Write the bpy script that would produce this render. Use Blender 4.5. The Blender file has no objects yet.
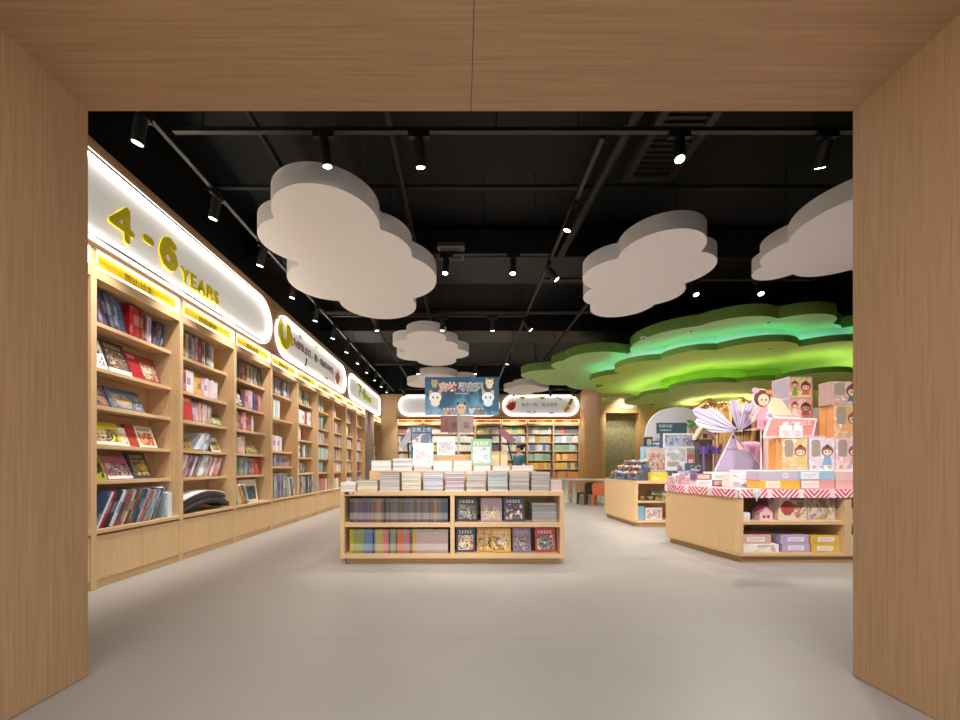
import bpy, bmesh, math, random
from mathutils import Vector, Matrix
C = bpy.context.scene.collection
PI = math.pi
R = math.radians
random.seed(7)

# ------------------------------------------------------------------ camera, world, exposure
EYE = 1.05
cam_d = bpy.data.cameras.new('camera')
cam_d.sensor_width = 36.0
cam_d.lens = 36.0 * 380 / 960
cam_d.shift_x = 19 / 960
cam_d.shift_y = 107 / 960
cam_d.clip_start = 0.05
cam = bpy.data.objects.new('camera', cam_d)
cam.location = (0, 0, EYE)
cam.rotation_euler = (PI / 2, 0, 0)
C.objects.link(cam)
bpy.context.scene.camera = cam
vs = bpy.context.scene.view_settings
vs.view_transform = 'Standard'
vs.look = 'None'
vs.gamma = 1.0
vs.exposure = 0.24
vs.use_curve_mapping = False
world = bpy.data.worlds.new('world')
bpy.context.scene.world = world
world.use_nodes = True
bg = world.node_tree.nodes['Background']
bg.inputs[0].default_value = (0.99, 1.0, 1.0, 1)
bg.inputs[1].default_value = 2.1


WARM = (1.0, 0.975, 0.95)
PW = 1.22


def beam(loc, aim, power, cone, blend=0.8, col=WARM, size=0.05):
    """bare spot light, for a recessed downlight or added unseen for brightness"""
    d = bpy.data.lights.new('beam', 'SPOT')
    d.energy = power
    d.color = col
    d.spot_size = math.radians(cone)
    d.spot_blend = blend
    d.shadow_soft_size = size
    o = bpy.data.objects.new('beam', d)
    o.location = loc
    o.rotation_euler = (Vector(aim) - Vector(loc)).to_track_quat('-Z', 'Y').to_euler()
    C.objects.link(o)


# added unseen spots behind the entrance lintel, brightening the fronts that face it
beam((-1.0, 2.1, 3.75), (-0.7, 4.3, 0.5), 270, 40)
beam((0.6, 2.1, 3.75), (0.5, 4.3, 0.5), 270, 40)
beam((2.4, 2.1, 3.75), (3.5, 4.5, 0.7), 400, 48)
beam((3.9, 2.1, 3.75), (4.1, 4.4, 1.2), 270, 50)
beam((1.3, 2.3, 3.75), (3.3, 6.8, 0.9), 620, 32)
beam((-1.6, 2.1, 3.75), (-3.3, 3.9, 1.2), 130, 50)

# ------------------------------------------------------------------ materials


def lin(h):
    h = h.lstrip('#')
    c = [int(h[i:i + 2], 16) / 255 for i in (0, 2, 4)]
    return tuple((x / 12.92 if x <= 0.04045 else ((x + 0.055) / 1.055) ** 2.4) for x in c) + (1.0,)


MATS = {}


def mat(hexc, rough=0.6, metal=0.0, name=None):
    key = ('m', hexc, rough, metal)
    if key not in MATS:
        m = bpy.data.materials.new(name or ('paint_' + hexc.lstrip('#')))
        m.use_nodes = True
        b = m.node_tree.nodes['Principled BSDF']
        b.inputs['Base Color'].default_value = lin(hexc)
        b.inputs['Roughness'].default_value = rough
        b.inputs['Metallic'].default_value = metal
        MATS[key] = m
    return MATS[key]


def emit(hexc, strength, name='glow'):
    key = ('e', hexc, strength)
    if key not in MATS:
        m = bpy.data.materials.new(name)
        m.use_nodes = True
        nt = m.node_tree
        nt.nodes.remove(nt.nodes['Principled BSDF'])
        e = nt.nodes.new('ShaderNodeEmission')
        e.inputs[0].default_value = lin(hexc)
        e.inputs[1].default_value = strength
        nt.links.new(e.outputs[0], nt.nodes['Material Output'].inputs[0])
        MATS[key] = m
    return MATS[key]


def ramp(nt, fac, stops, interp='LINEAR'):
    r = nt.nodes.new('ShaderNodeValToRGB')
    r.color_ramp.interpolation = interp
    el = r.color_ramp.elements
    while len(el) < len(stops):
        el.new(0.5)
    for e, (p, c) in zip(el, stops):
        e.position = p
        e.color = lin(c) if isinstance(c, str) else c
    nt.links.new(fac, r.inputs[0])
    return r.outputs[0]


def wood(axis='z', a='#c9a274', b='#b88f60', rough=0.5, key='oak'):
    k = ('w', axis, a, b, rough)
    if k in MATS:
        return MATS[k]
    m = bpy.data.materials.new(key + '_veneer')
    m.use_nodes = True
    nt = m.node_tree
    bs = nt.nodes['Principled BSDF']
    tc = nt.nodes.new('ShaderNodeTexCoord')
    mp = nt.nodes.new('ShaderNodeMapping')
    s = {'x': (1.2, 60, 60), 'y': (60, 1.2, 60), 'z': (60, 60, 1.2)}[axis]
    mp.inputs['Scale'].default_value = s
    nt.links.new(tc.outputs['Object'], mp.inputs['Vector'])
    n = nt.nodes.new('ShaderNodeTexNoise')
    n.inputs['Scale'].default_value = 1.6
    n.inputs['Detail'].default_value = 5
    n.inputs['Roughness'].default_value = 0.65
    nt.links.new(mp.outputs[0], n.inputs['Vector'])
    col = ramp(nt, n.outputs['Fac'], [(0.3, b), (0.7, a)])
    nt.links.new(col, bs.inputs['Base Color'])
    bs.inputs['Roughness'].default_value = rough
    bm_ = nt.nodes.new('ShaderNodeBump')
    bm_.inputs['Strength'].default_value = 0.06
    bm_.inputs['Distance'].default_value = 0.004
    nt.links.new(n.outputs['Fac'], bm_.inputs['Height'])
    nt.links.new(bm_.outputs[0], bs.inputs['Normal'])
    MATS[k] = m
    return m


def art(cols, scale=6.0, seed=0, rough=0.45):
    """printed cover picture: patches of a few inks"""
    k = ('art', tuple(cols), scale, seed)
    if k in MATS:
        return MATS[k]
    m = bpy.data.materials.new('printed_picture')
    m.use_nodes = True
    nt = m.node_tree
    bs = nt.nodes['Principled BSDF']
    tc = nt.nodes.new('ShaderNodeTexCoord')
    mp = nt.nodes.new('ShaderNodeMapping')
    mp.inputs['Location'].default_value = (seed * 3.7, seed * 1.3, seed * 2.1)
    nt.links.new(tc.outputs['Object'], mp.inputs['Vector'])
    n = nt.nodes.new('ShaderNodeTexNoise')
    n.inputs['Scale'].default_value = scale
    n.inputs['Detail'].default_value = 5
    n.inputs['Roughness'].default_value = 0.65
    n.inputs['Distortion'].default_value = 0.8
    nt.links.new(mp.outputs[0], n.inputs['Vector'])
    N = len(cols)
    lo, hi = 0.30, 0.66
    st = [(0.0 if i == 0 else lo + (hi - lo) * i / N, c) for i, c in enumerate(cols)]
    col = ramp(nt, n.outputs['Fac'], st, 'CONSTANT')
    nt.links.new(col, bs.inputs['Base Color'])
    bs.inputs['Roughness'].default_value = rough
    MATS[k] = m
    return m


def floor_material():
    m = bpy.data.materials.new('floor_screed')
    m.use_nodes = True
    nt = m.node_tree
    bs = nt.nodes['Principled BSDF']
    tc = nt.nodes.new('ShaderNodeTexCoord')
    n = nt.nodes.new('ShaderNodeTexNoise')
    n.inputs['Scale'].default_value = 0.9
    n.inputs['Detail'].default_value = 6
    nt.links.new(tc.outputs['Object'], n.inputs['Vector'])
    c1 = ramp(nt, n.outputs['Fac'], [(0.3, '#9c958e'), (0.7, '#a69e96')])
    br = nt.nodes.new('ShaderNodeTexBrick')
    br.offset = 0.0
    br.inputs['Scale'].default_value = 1.0
    br.inputs['Mortar Size'].default_value = 0.0022
    br.inputs['Mortar Smooth'].default_value = 0.4
    br.inputs['Brick Width'].default_value = 4.57
    br.inputs['Row Height'].default_value = 2.4
    br.inputs['Color1'].default_value = (1, 1, 1, 1)
    br.inputs['Color2'].default_value = (0.97, 0.97, 0.97, 1)
    br.inputs['Mortar'].default_value = (0.72, 0.70, 0.68, 1)
    mp = nt.nodes.new('ShaderNodeMapping')
    mp.inputs['Location'].default_value = (2.54, 0.07, 0)
    nt.links.new(tc.outputs['Object'], mp.inputs['Vector'])
    nt.links.new(mp.outputs[0], br.inputs['Vector'])
    mx = nt.nodes.new('ShaderNodeMixRGB')
    mx.blend_type = 'MULTIPLY'
    mx.inputs[0].default_value = 1.0
    nt.links.new(c1, mx.inputs[1])
    nt.links.new(br.outputs['Color'], mx.inputs[2])
    nt.links.new(mx.outputs[0], bs.inputs['Base Color'])
    bs.inputs['Roughness'].default_value = 0.42
    return m


def stripe_material():
    """pink gingham-like cloth of slanting red stripes"""
    m = bpy.data.materials.new('striped_cloth')
    m.use_nodes = True
    nt = m.node_tree
    bs = nt.nodes['Principled BSDF']
    tc = nt.nodes.new('ShaderNodeTexCoord')
    sx = nt.nodes.new('ShaderNodeSeparateXYZ')
    nt.links.new(tc.outputs['Object'], sx.inputs[0])

    def M(op, a, b=None):
        q = nt.nodes.new('ShaderNodeMath')
        q.operation = op
        for i, x in enumerate((a, b)):
            if x is None:
                continue
            if isinstance(x, (int, float)):
                q.inputs[i].default_value = x
            else:
                nt.links.new(x, q.inputs[i])
        return q.outputs[0]
    s = M('ADD', sx.outputs[0], sx.outputs[1])
    tri = M('PINGPONG', s, 0.17)
    u = M('ADD', tri, M('MULTIPLY', sx.outputs[2], 0.9))
    f = M('FRACT', M('MULTIPLY', u, 20))
    big = M('FRACT', M('MULTIPLY', s, 1 / 0.34))
    on = M('MULTIPLY', M('GREATER_THAN', f, 0.52), M('GREATER_THAN', big, 0.16))
    col = ramp(nt, on, [(0.0, '#f6dcdc'), (0.5, '#d83a66')], 'CONSTANT')
    nt.links.new(col, bs.inputs['Base Color'])
    bs.inputs['Roughness'].default_value = 0.8
    return m


OAK = wood('z', '#dcb98c', '#cca677')
OAKX = wood('x', '#dcb98c', '#cca677')
OAKY = wood('y', '#dcb98c', '#cca677')
PORT = wood('z', '#b08c68', '#9a7653', 0.55, 'portal_oak')
PORTX = wood('x', '#b08c68', '#9a7653', 0.55, 'portal_oak')
FASCIA = wood('y', '#b8916c', '#aa825d', 0.55, 'fascia_oak')  # oak toned darker, its lack of light put into the colour
FASCIAX = wood('x', '#c39a6e', '#b58a5e', 0.55, 'fascia_oak')
BLACK = mat('#0d0d0f', 0.7)
DUCT = mat('#1c1c1f', 0.6)
RAIL = mat('#262524', 0.45)
DARKGAP = mat('#15110d', 0.8)
WHITE = mat('#ece6df', 0.6)
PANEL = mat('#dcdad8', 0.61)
PANEL.node_tree.nodes['Principled BSDF'].inputs['Emission Color'].default_value = (1, 0.97, 0.94, 1)   # even glow added to brighten the edge-lit sign face
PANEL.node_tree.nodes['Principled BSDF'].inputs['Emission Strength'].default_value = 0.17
YEL = mat('#e8d80e', 0.5)
YELBOX = mat('#e3c50f', 0.6)
ORANGEBOX = mat('#e2661c', 0.6)
LED = emit('#fff6ea', 26.0, 'white_led')
LEDW = emit('#fff0c0', 4.0, 'warm_led')
LEDO = emit('#ffd9a0', 3.0, 'amber_led')
LEDG = emit('#98fff0', 3.8, 'mint_led')
LENS = emit('#fff4e4', 14.0, 'lamp_lens')
LENSDIM = emit('#fff4e4', 2.2, 'lamp_lens_side')

# ------------------------------------------------------------------ mesh builder


class MB:
    def __init__(s):
        s.v, s.f, s.m = [], [], []

    def add(s, vs_, fs, m=0):
        b = len(s.v)
        s.v += [tuple(p) for p in vs_]
        for i, f in enumerate(fs):
            s.f.append([b + j for j in f])
            s.m.append(m[i] if isinstance(m, (list, tuple)) else m)
        return s

    def box(s, x0, x1, y0, y1, z0, z1, m=0):
        v = [(x, y, z) for z in (z0, z1) for y in (y0, y1) for x in (x0, x1)]
        return s.add(v, [(0, 2, 3, 1), (4, 5, 7, 6), (0, 1, 5, 4), (2, 6, 7, 3), (0, 4, 6, 2), (1, 3, 7, 5)], m)

    def prism(s, poly, a0, a1, axis='z', m=0, mcap=None):
        n = len(poly)
        mk = {'z': lambda p, a: (p[0], p[1], a), 'x': lambda p, a: (a, p[0], p[1]), 'y': lambda p, a: (p[0], a, p[1])}[axis]
        v = [mk(p, a0) for p in poly] + [mk(p, a1) for p in poly]
        fs = [list(range(n))[::-1], list(range(n, 2 * n))] + [(i, (i + 1) % n, n + (i + 1) % n, n + i) for i in range(n)]
        mc = m if mcap is None else mcap
        return s.add(v, fs, [mc, mc] + [m] * n)

    def ring(s, outer, inner, a0, a1, axis='z', m=0):
        n = len(outer)
        mk = {'z': lambda p, a: (p[0], p[1], a), 'x': lambda p, a: (a, p[0], p[1]), 'y': lambda p, a: (p[0], a, p[1])}[axis]
        v = [mk(p, a) for a in (a0, a1) for q in (outer, inner) for p in q]
        fs = []
        for i in range(n):
            j = (i + 1) % n
            fs += [(i, j, n + j, n + i), (2 * n + i, 3 * n + i, 3 * n + j, 2 * n + j),
                   (i, 2 * n + i, 2 * n + j, j), (n + i, n + j, 3 * n + j, 3 * n + i)]
        return s.add(v, fs, m)

    def cyl(s, p0, p1, r0, r1=None, n=12, m=0, mcap=None):
        r1 = r0 if r1 is None else r1
        p0, p1 = Vector(p0), Vector(p1)
        d = (p1 - p0).normalized()
        a = d.orthogonal().normalized()
        b = d.cross(a)
        v = [p0 + (a * math.cos(2 * PI * i / n) + b * math.sin(2 * PI * i / n)) * r0 for i in range(n)]
        v += [p1 + (a * math.cos(2 * PI * i / n) + b * math.sin(2 * PI * i / n)) * r1 for i in range(n)]
        mc = m if mcap is None else mcap
        return s.add(v, [list(range(n))[::-1], list(range(n, 2 * n))] + [(i, (i + 1) % n, n + (i + 1) % n, n + i) for i in range(n)], [m, mc] + [m] * n)

    def lathe(s, prof, c=(0, 0, 0), n=20, m=0):
        v = [(c[0] + r * math.cos(2 * PI * i / n), c[1] + r * math.sin(2 * PI * i / n), c[2] + z) for r, z in prof for i in range(n)]
        fs = []
        for k in range(len(prof) - 1):
            for i in range(n):
                j = (i + 1) % n
                fs.append((k * n + i, k * n + j, (k + 1) * n + j, (k + 1) * n + i))
        fs.append(list(range(n))[::-1])
        fs.append(list(range((len(prof) - 1) * n, len(prof) * n)))
        return s.add(v, fs, m)

    def ball(s, c, r, n=10, m=0, sc=(1, 1, 1)):
        pr = []
        h = n // 2
        v, fs = [], []
        for k in range(h + 1):
            t = PI * (0.03 + 0.94 * k / h)
            for i in range(n):
                v.append((c[0] + r * sc[0] * math.sin(t) * math.cos(2 * PI * i / n), c[1] + r * sc[1] * math.sin(t) * math.sin(2 * PI * i / n), c[2] - r * sc[2] * math.cos(t)))
        for k in range(h):
            for i in range(n):
                j = (i + 1) % n
                fs.append((k * n + i, k * n + j, (k + 1) * n + j, (k + 1) * n + i))
        fs += [list(range(n))[::-1], list(range(h * n, h * n + n))]
        return s.add(v, fs, m)

    def stroke(s, pts, w, a0, a1, axis='y', m=0):
        """thick round-ended pen line through pts, extruded a0..a1"""
        for k, (p, q) in enumerate(zip(pts[:-1], pts[1:])):
            if k % 2:
                a0, a1 = a0 - 0.0006, a1 + 0.0003
            elif k:
                a0, a1 = a0 + 0.0005, a1 - 0.0002
            ang = math.atan2(q[1] - p[1], q[0] - p[0])
            poly = [(q[0] + w * math.cos(ang + t), q[1] + w * math.sin(ang + t)) for t in [(-90 + 180 * i / 8) * PI / 180 for i in range(9)]]
            poly += [(p[0] + w * math.cos(ang + t), p[1] + w * math.sin(ang + t)) for t in [(90 + 180 * i / 8) * PI / 180 for i in range(9)]]
            s.prism(poly, a0, a1, axis, m)
        return s

    def mesh(s, name, mats, fix=True):
        me = bpy.data.meshes.new(name)
        me.from_pydata(s.v, [], s.f)
        for m in mats:
            me.materials.append(m)
        me.polygons.foreach_set('material_index', s.m)
        if fix:
            b = bmesh.new()
            b.from_mesh(me)
            bmesh.ops.recalc_face_normals(b, faces=b.faces)
            b.to_mesh(me)
            b.free()
        me.update()
        return me

    def build(s, name, mats, parent=None, bevel=0.0, smooth=None, local=False):
        if not isinstance(mats, (list, tuple)):
            mats = [mats]
        if parent is not None and not local:
            off = Vector(parent.location)
            p = parent.parent
            while p is not None:
                off += Vector(p.location)
                p = p.parent
            s.v = [(x - off.x, y - off.y, z - off.z) for x, y, z in s.v]
        me = s.mesh(name, mats)
        if smooth:
            me.polygons.foreach_set('use_smooth', [True] * len(me.polygons))
            me.set_sharp_from_angle(angle=R(smooth))
        o = bpy.data.objects.new(name, me)
        C.objects.link(o)
        if parent is not None:
            o.parent = parent
        if bevel:
            md = o.modifiers.new('edge', 'BEVEL')
            md.width = bevel
            md.segments = 2
            md.limit_method = 'ANGLE'
        return o


def tag(o, label, cat, group=None, kind=None):
    if label:
        o['label'] = label
    if cat:
        o['category'] = cat
    if group:
        o['group'] = group
    if kind:
        o['kind'] = kind
    return o


def thing(name, label, cat, loc=(0, 0, 0), rotz=0.0, group=None):
    o = bpy.data.objects.new(name, None)
    o.empty_display_size = 0.1
    o.location = loc
    o.rotation_euler = (0, 0, rotz)
    C.objects.link(o)
    return tag(o, label, cat, group)


def struct(name, mb, mats, bevel=0.0, label=None):
    o = mb.build(name, mats, bevel=bevel)
    o['kind'] = 'structure'
    if label:
        o['label'] = label
    return o


def text_mesh(txt, size, depth=0.004, offset=0.0, spacing=1.0, align='CENTER'):
    cu = bpy.data.curves.new('lettering', 'FONT')
    cu.body = txt
    cu.size = size
    cu.extrude = depth
    cu.offset = offset
    cu.space_character = spacing
    cu.align_x = align
    cu.align_y = 'CENTER'
    cu.resolution_u = 3
    o = bpy.data.objects.new('lettering', cu)
    C.objects.link(o)
    bpy.context.view_layer.update()
    dg = bpy.context.evaluated_depsgraph_get()
    me = bpy.data.meshes.new_from_object(o.evaluated_get(dg))
    bpy.data.objects.remove(o)
    return me


def text(name, txt, size, loc, material, parent, rot=(PI / 2, 0, 0), depth=0.004, offset=0.0, spacing=1.0, align='CENTER'):
    me = text_mesh(txt, size, depth, offset, spacing, align)
    me.materials.clear()
    me.materials.append(material)
    o = bpy.data.objects.new(name, me)
    C.objects.link(o)
    o.location = loc
    o.rotation_euler = rot
    if parent is not None:
        o.parent = parent
    return o


def union_outline(circles, c, n=220):
    """outline of a union of discs seen from an inner point c"""
    pts = []
    for i in range(n):
        t = 2 * PI * i / n
        dx, dy = math.cos(t), math.sin(t)
        best = 0.05
        for (x, y, r) in circles:
            ex, ey = x - c[0], y - c[1]
            b = ex * dx + ey * dy
            disc = b * b - (ex * ex + ey * ey - r * r)
            if disc >= 0:
                best = max(best, b + math.sqrt(disc))
        pts.append((c[0] + dx * best, c[1] + dy * best))
    return pts


def inset(poly, c, d):
    out = []
    for x, y in poly:
        l = math.hypot(x - c[0], y - c[1])
        k = max(0.05, (l - d) / l)
        out.append((c[0] + (x - c[0]) * k, c[1] + (y - c[1]) * k))
    return out


def pill(u0, u1, z0, z1, n=16, r=None):
    r = (z1 - z0) / 2 if r is None else r
    p = []
    for cx, cz, a0 in ((u1 - r, z0 + r, -90), (u1 - r, z1 - r, 0), (u0 + r, z1 - r, 90), (u0 + r, z0 + r, 180)):
        for i in range(n // 2 + 1):
            t = R(a0 + 90 * i / (n // 2))
            p.append((cx + r * math.cos(t), cz + r * math.sin(t)))
    return p


ORD = ['', 'first', 'second', 'third', 'fourth', 'fifth', 'sixth', 'seventh', 'eighth', 'ninth', 'tenth', 'eleventh', 'twelfth', 'thirteenth',
       'fourteenth', 'fifteenth', 'sixteenth', 'seventeenth', 'eighteenth', 'nineteenth', 'twentieth']
TENS = {20: 'twenty', 30: 'thirty', 40: 'forty', 50: 'fifty', 60: 'sixty', 70: 'seventy'}
TENTH = {30: 'thirtieth', 40: 'fortieth', 50: 'fiftieth', 60: 'sixtieth', 70: 'seventieth'}


def nth(i):
    if i <= 20:
        return ORD[i]
    return TENTH[i] if i % 10 == 0 else TENS[i // 10 * 10] + '-' + ORD[i % 10]


NAMED = [('black', '#1c1a1c'), ('charcoal', '#45454a'), ('grey', '#8a8a8c'), ('pale grey', '#bcbcbc'), ('white', '#eeeae4'), ('cream', '#e8dcc0'), ('tan', '#c8a678'),
         ('brown', '#6e4a34'), ('maroon', '#6e2030'), ('red', '#c03030'), ('orange', '#dc7a30'), ('yellow', '#e0c030'), ('olive', '#848438'), ('green', '#4c8c50'),
         ('pale green', '#a8cca0'), ('teal', '#3c7480'), ('blue', '#4068a8'), ('navy', '#283450'), ('pale blue', '#a0c0d8'), ('lilac', '#b0a0c4'), ('purple', '#6c4c80'),
         ('pink', '#e0a0b0'), ('rose', '#c86880'), ('mauve', '#9c7c88')]


def colour_name(h):
    a = [int(h[i:i + 2], 16) for i in (1, 3, 5)]
    return min(NAMED, key=lambda q: sum((int(q[1][i:i + 2], 16) - x) ** 2 for i, x in zip((1, 3, 5), a)))[0]

# ------------------------------------------------------------------ the shell
XW = -3.12            # front plane of the left bookcases
YB = 14.8             # front plane of the rear bookcases
struct('floor', MB().box(-6, 10, -6, 15.6, -0.05, 0), floor_material())
struct('ceiling', MB().box(-3.75, 10, 1.75, 15.6, 5.0, 5.1), BLACK)
struct('wall_left', MB().box(-3.75, -3.52, 1.75, 15.6, 0, 5.0), BLACK)
struct('wall_back', MB().box(-3.52, 9.0, 15.25, 15.4, 0, 5.0), BLACK)
w = MB().box(8.5, 8.7, 1.75, 15.25, 0, 3.9, 0).box(8.5, 8.7, 1.75, 15.25, 3.9, 5.0, 1)
struct('wall_right', w, [OAK, BLACK])
w = MB().box(-3.52, -1.97, 1.78, 1.88, 0, 5).box(2.07, 8.5, 1.78, 1.88, 0, 5).box(-1.97, 2.07, 1.78, 1.88, 2.94, 5)
struct('wall_front', w, BLACK)
struct('trim_1', MB().box(-1.96, -1.874, 0.5, 1.909, 0.004, 2.838), PORT, label='left jamb of the oak entrance portal')
struct('trim_2', MB().box(1.969, 2.06, 0.5, 1.909, 0.004, 2.838), PORT, label='right jamb of the oak entrance portal')
struct('trim_3', MB().box(-1.96, 0.049, 0.5, 1.909, 2.838, 2.93), PORTX, label='left lintel board of the oak entrance portal')
struct('trim_4', MB().box(0.052, 2.06, 0.5, 1.909, 2.838, 2.93), PORTX, label='right lintel board of the oak entrance portal')
struct('trim_5', MB().box(-3.5, XW, 1.9, YB, 2.925, 3.83), FASCIA, label='oak fascia above the left bookcases')
struct('trim_6', MB().box(-2.49, 4.60, YB, 15.22, 2.99, 3.89), FASCIAX, label='oak fascia above the rear bookcases')
struct('trim_7', MB().box(-3.12, -2.50, YB, 15.22, 0, 3.89), OAK, label='oak corner panel')
struct('trim_8', MB().box(-3.5, XW - 0.02, 12.40, 13.53, 0, 2.92), mat('#7a6660', 0.6), label='mauve pillar between the left bookcases')
# the wall that steps forward beside the rear bookcases, with a rounded corner and a pinboard recess
plan = [(4.63, 15.22), (4.63, 14.8), (4.40, 12.32)]
plan += [(4.55 + 0.15 * math.cos(t), 12.15 + 0.15 * math.sin(t)) for t in [R(180 + 90 * i / 8) for i in range(9)]]
plan += [(4.57, 12.0), (4.57, 12.4), (5.0, 15.22)]
w = MB().prism(plan, 0, 3.95).box(4.57, 8.5, 12.0, 12.4, 2.76, 3.95).box(5.62, 8.5, 12.0, 12.4, 0, 2.76).box(4.57, 5.62, 12.0, 12.4, 0, 0.72)
pinwall = struct('wall_inner', w, wood('z', '#cba06c', '#bd9059'))


def olive_board():
    m = bpy.data.materials.new('cork_board')
    m.use_nodes = True
    nt = m.node_tree
    v = nt.nodes.new('ShaderNodeTexVoronoi')
    v.inputs['Scale'].default_value = 26
    tc = nt.nodes.new('ShaderNodeTexCoord')
    nt.links.new(tc.outputs['Object'], v.inputs['Vector'])
    col = ramp(nt, v.outputs['Distance'], [(0.15, '#a39a6e'), (0.6, '#7b7350')])
    nt.links.new(col, nt.nodes['Principled BSDF'].inputs['Base Color'])
    return m


tag(MB().box(4.575, 5.615, 12.30, 12.36, 0.725, 2.755).build('pin_board', olive_board()), 'olive speckled board filling the recess in the rear oak wall', 'board')
beam((4.8, 11.1, 3.42), (5.0, 12.0, 1.2), 220, 80)  # added spot with no fixture, lifting the dark board and wall
beam((5.1, 11.55, 3.42), (5.1, 12.02, 2.3), 75, 90)
t = thing('wall_lettering', 'raised white lettering on the oak wall above the olive board', 'lettering', (5.05, 11.995, 3.05))
text('headline', '快乐阅读 伴我成长', 0.16, (0.05, 0, 0.12), mat('#e8e0d4'), t, depth=0.012)
text('subline', '阅读·世界', 0.13, (0.25, 0, -0.12), mat('#e8e0d4'), t, depth=0.012)

# ------------------------------------------------------------------ left and rear bookcases
BW = 1.0137
BOOKCASES = {}
U = 0.05
ZS = [0.51, 0.93, 1.25, 1.60, 1.937, 2.337]


def bookcase(loc, rotz, width, zs, label, group, boxmat, ledmat, txt, txtmat, doors=True):
    """local: x along the front, y into the case, z up; interior 0..width"""
    t = thing('bookcase', label, 'bookcase', loc, rotz, group)
    L = dict(parent=t, local=True)
    h = U / 2
    D = 0.37
    MB().box(-h, 0, 0, D, 0, 2.915).build('side_panel', OAK, **L)
    MB().box(width, width + h, 0, D, 0, 2.915).build('side_panel', OAK, **L)
    MB().box(0, width, D - 0.015, D, 0.0, 2.915).build('back_panel', wood('z', '#c9a37a', '#b9925f'), **L)
    MB().box(0, width, 0.03, 0.06, 0, 0.075).build('plinth', OAKX, **L)
    MB().box(0, width, -0.004, D - 0.016, zs[0] - 0.035, zs[0]).build('shelf', OAKX, bevel=0.003, **L)
    for z in zs[1:]:
        MB().box(0.001, width - 0.001, 0.10, D - 0.016, z - 0.036, z).build('shelf', OAKX, bevel=0.003, **L)
    mid = width / 2
    if doors:
        for a, b in ((0.003, mid - 0.002), (mid + 0.002, width - 0.003)):
            MB().box(a, b, 0.008, 0.028, 0.08, zs[0] - 0.055).build('door', OAK, **L)
        MB().box(0, width, 0.03, 0.05, zs[0] - 0.06, zs[0] - 0.036).build('door_rail', wood('x', '#a07c55', '#8f6c47'), **L)
    MB().box(0, width, 0.004, D - 0.016, 2.67, 2.76).build('header_board', OAKX, **L)
    lb = MB().box(0.004, width - 0.004, 0.045, 0.055, 2.765, 2.91).build('label_light_box', boxmat, **L)
    lb['label'] = 'lit header label box'
    e = MB()
    o = [(0.004, 2.765), (width - 0.004, 2.765), (width - 0.004, 2.91), (0.004, 2.91)]
    i = [(0.010, 2.777), (width - 0.010, 2.777), (width - 0.010, 2.9055), (0.010, 2.9055)]
    e.ring(o, i, 0.002, 0.04, 'y')
    g = e.build('light_strip', ledmat, parent=lb, local=True)
    if txt:
        s = text('lettering', txt, 0.085, (width * 0.5, 0.043, 2.835), txtmat, lb, depth=0.003)
    return t


BROWNTXT = mat('#9a8618')
LT = ['', '芭比公主', '拼音读物', '童话故事', '经典名著', '科普百科', '益智游戏', '卡通动漫', '少儿文学', '安全教育']
near = ['beside the oak entrance jamb', 'first full bay past the entrance jamb', 'second full bay past the entrance jamb', 'third full bay past the entrance jamb', 'fourth full bay past the entrance jamb',
        'fifth full bay past the entrance jamb', 'sixth full bay past the entrance jamb', 'seventh full bay past the entrance jamb', 'eighth full bay past the entrance jamb', 'last full bay before the mauve pillar']
for k in range(-1, 9):
    zs = list(ZS)
    if k == 3:
        zs = [0.51, 1.06, 1.33, 1.90, 2.33]
    y0 = 3.255 + BW * k
    if k == -1:
        lab = 'oak wall bookcase mostly hidden behind the entrance jamb'
    else:
        lab = 'oak wall bookcase under a yellow label, ' + near[k + 1]
    BOOKCASES[k] = bookcase((XW, y0, 0), PI / 2, BW - U, zs, lab, 'oak bookcases along the left wall', YELBOX, LEDW, LT[k + 1], BROWNTXT)
bookcase((XW, 13.60, 0), PI / 2, 1.14, ZS, 'oak wall bookcase between the mauve pillar and the rear corner', 'oak bookcases along the left wall', YELBOX, LEDW, '绘本', BROWNTXT)
ZB = [0.62, 0.98, 1.32, 1.68, 2.02, 2.36]
XB = [-2.465 + 1.017 * i for i in range(7)]
for i, x0 in enumerate(XB):
    bookcase((x0, YB, 0), 0, 1.017 - U, ZB, 'oak bookcase under an orange label on the rear wall, ' + nth(i + 1) + ' from its corner panel', 'oak bookcases along the rear wall',
             ORANGEBOX, LEDO, ['少儿科普', '儿童文学', '启蒙绘本', '漫画世界', '成长故事', '百科全书', '名著经典'][i], WHITE)

# ------------------------------------------------------------------ lit pill signs


def sign(name, loc, rotz, u0, u1, z0, z1, label, r=None):
    """glowing pill-shaped board, local x along wall, -y towards the room"""
    t = thing(name, label, 'sign', loc, rotz)
    L = dict(parent=t, local=True)
    rr = (z1 - z0) / 2 if r is None else r
    P = lambda d: pill(u0 + d, u1 - d, z0 + d, z1 - d, 24, rr - d)
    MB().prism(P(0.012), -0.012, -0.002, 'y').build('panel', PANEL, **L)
    MB().ring(P(0.0), P(0.013), -0.045, -0.001, 'y').build('rim', emit('#fffaf2', 1.6, 'rim_glow'), **L)
    MB().ring(P(0.028), P(0.034), -0.040, -0.0125, 'y').build('light_strip', LED, **L)
    MB().ring(P(0.014), P(0.040), -0.044, -0.0405, 'y').build('lip', mat('#d8d4ce', 0.6), **L)
    return t


def glyphs(strs, h, z, u, w, gap):
    pass


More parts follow.
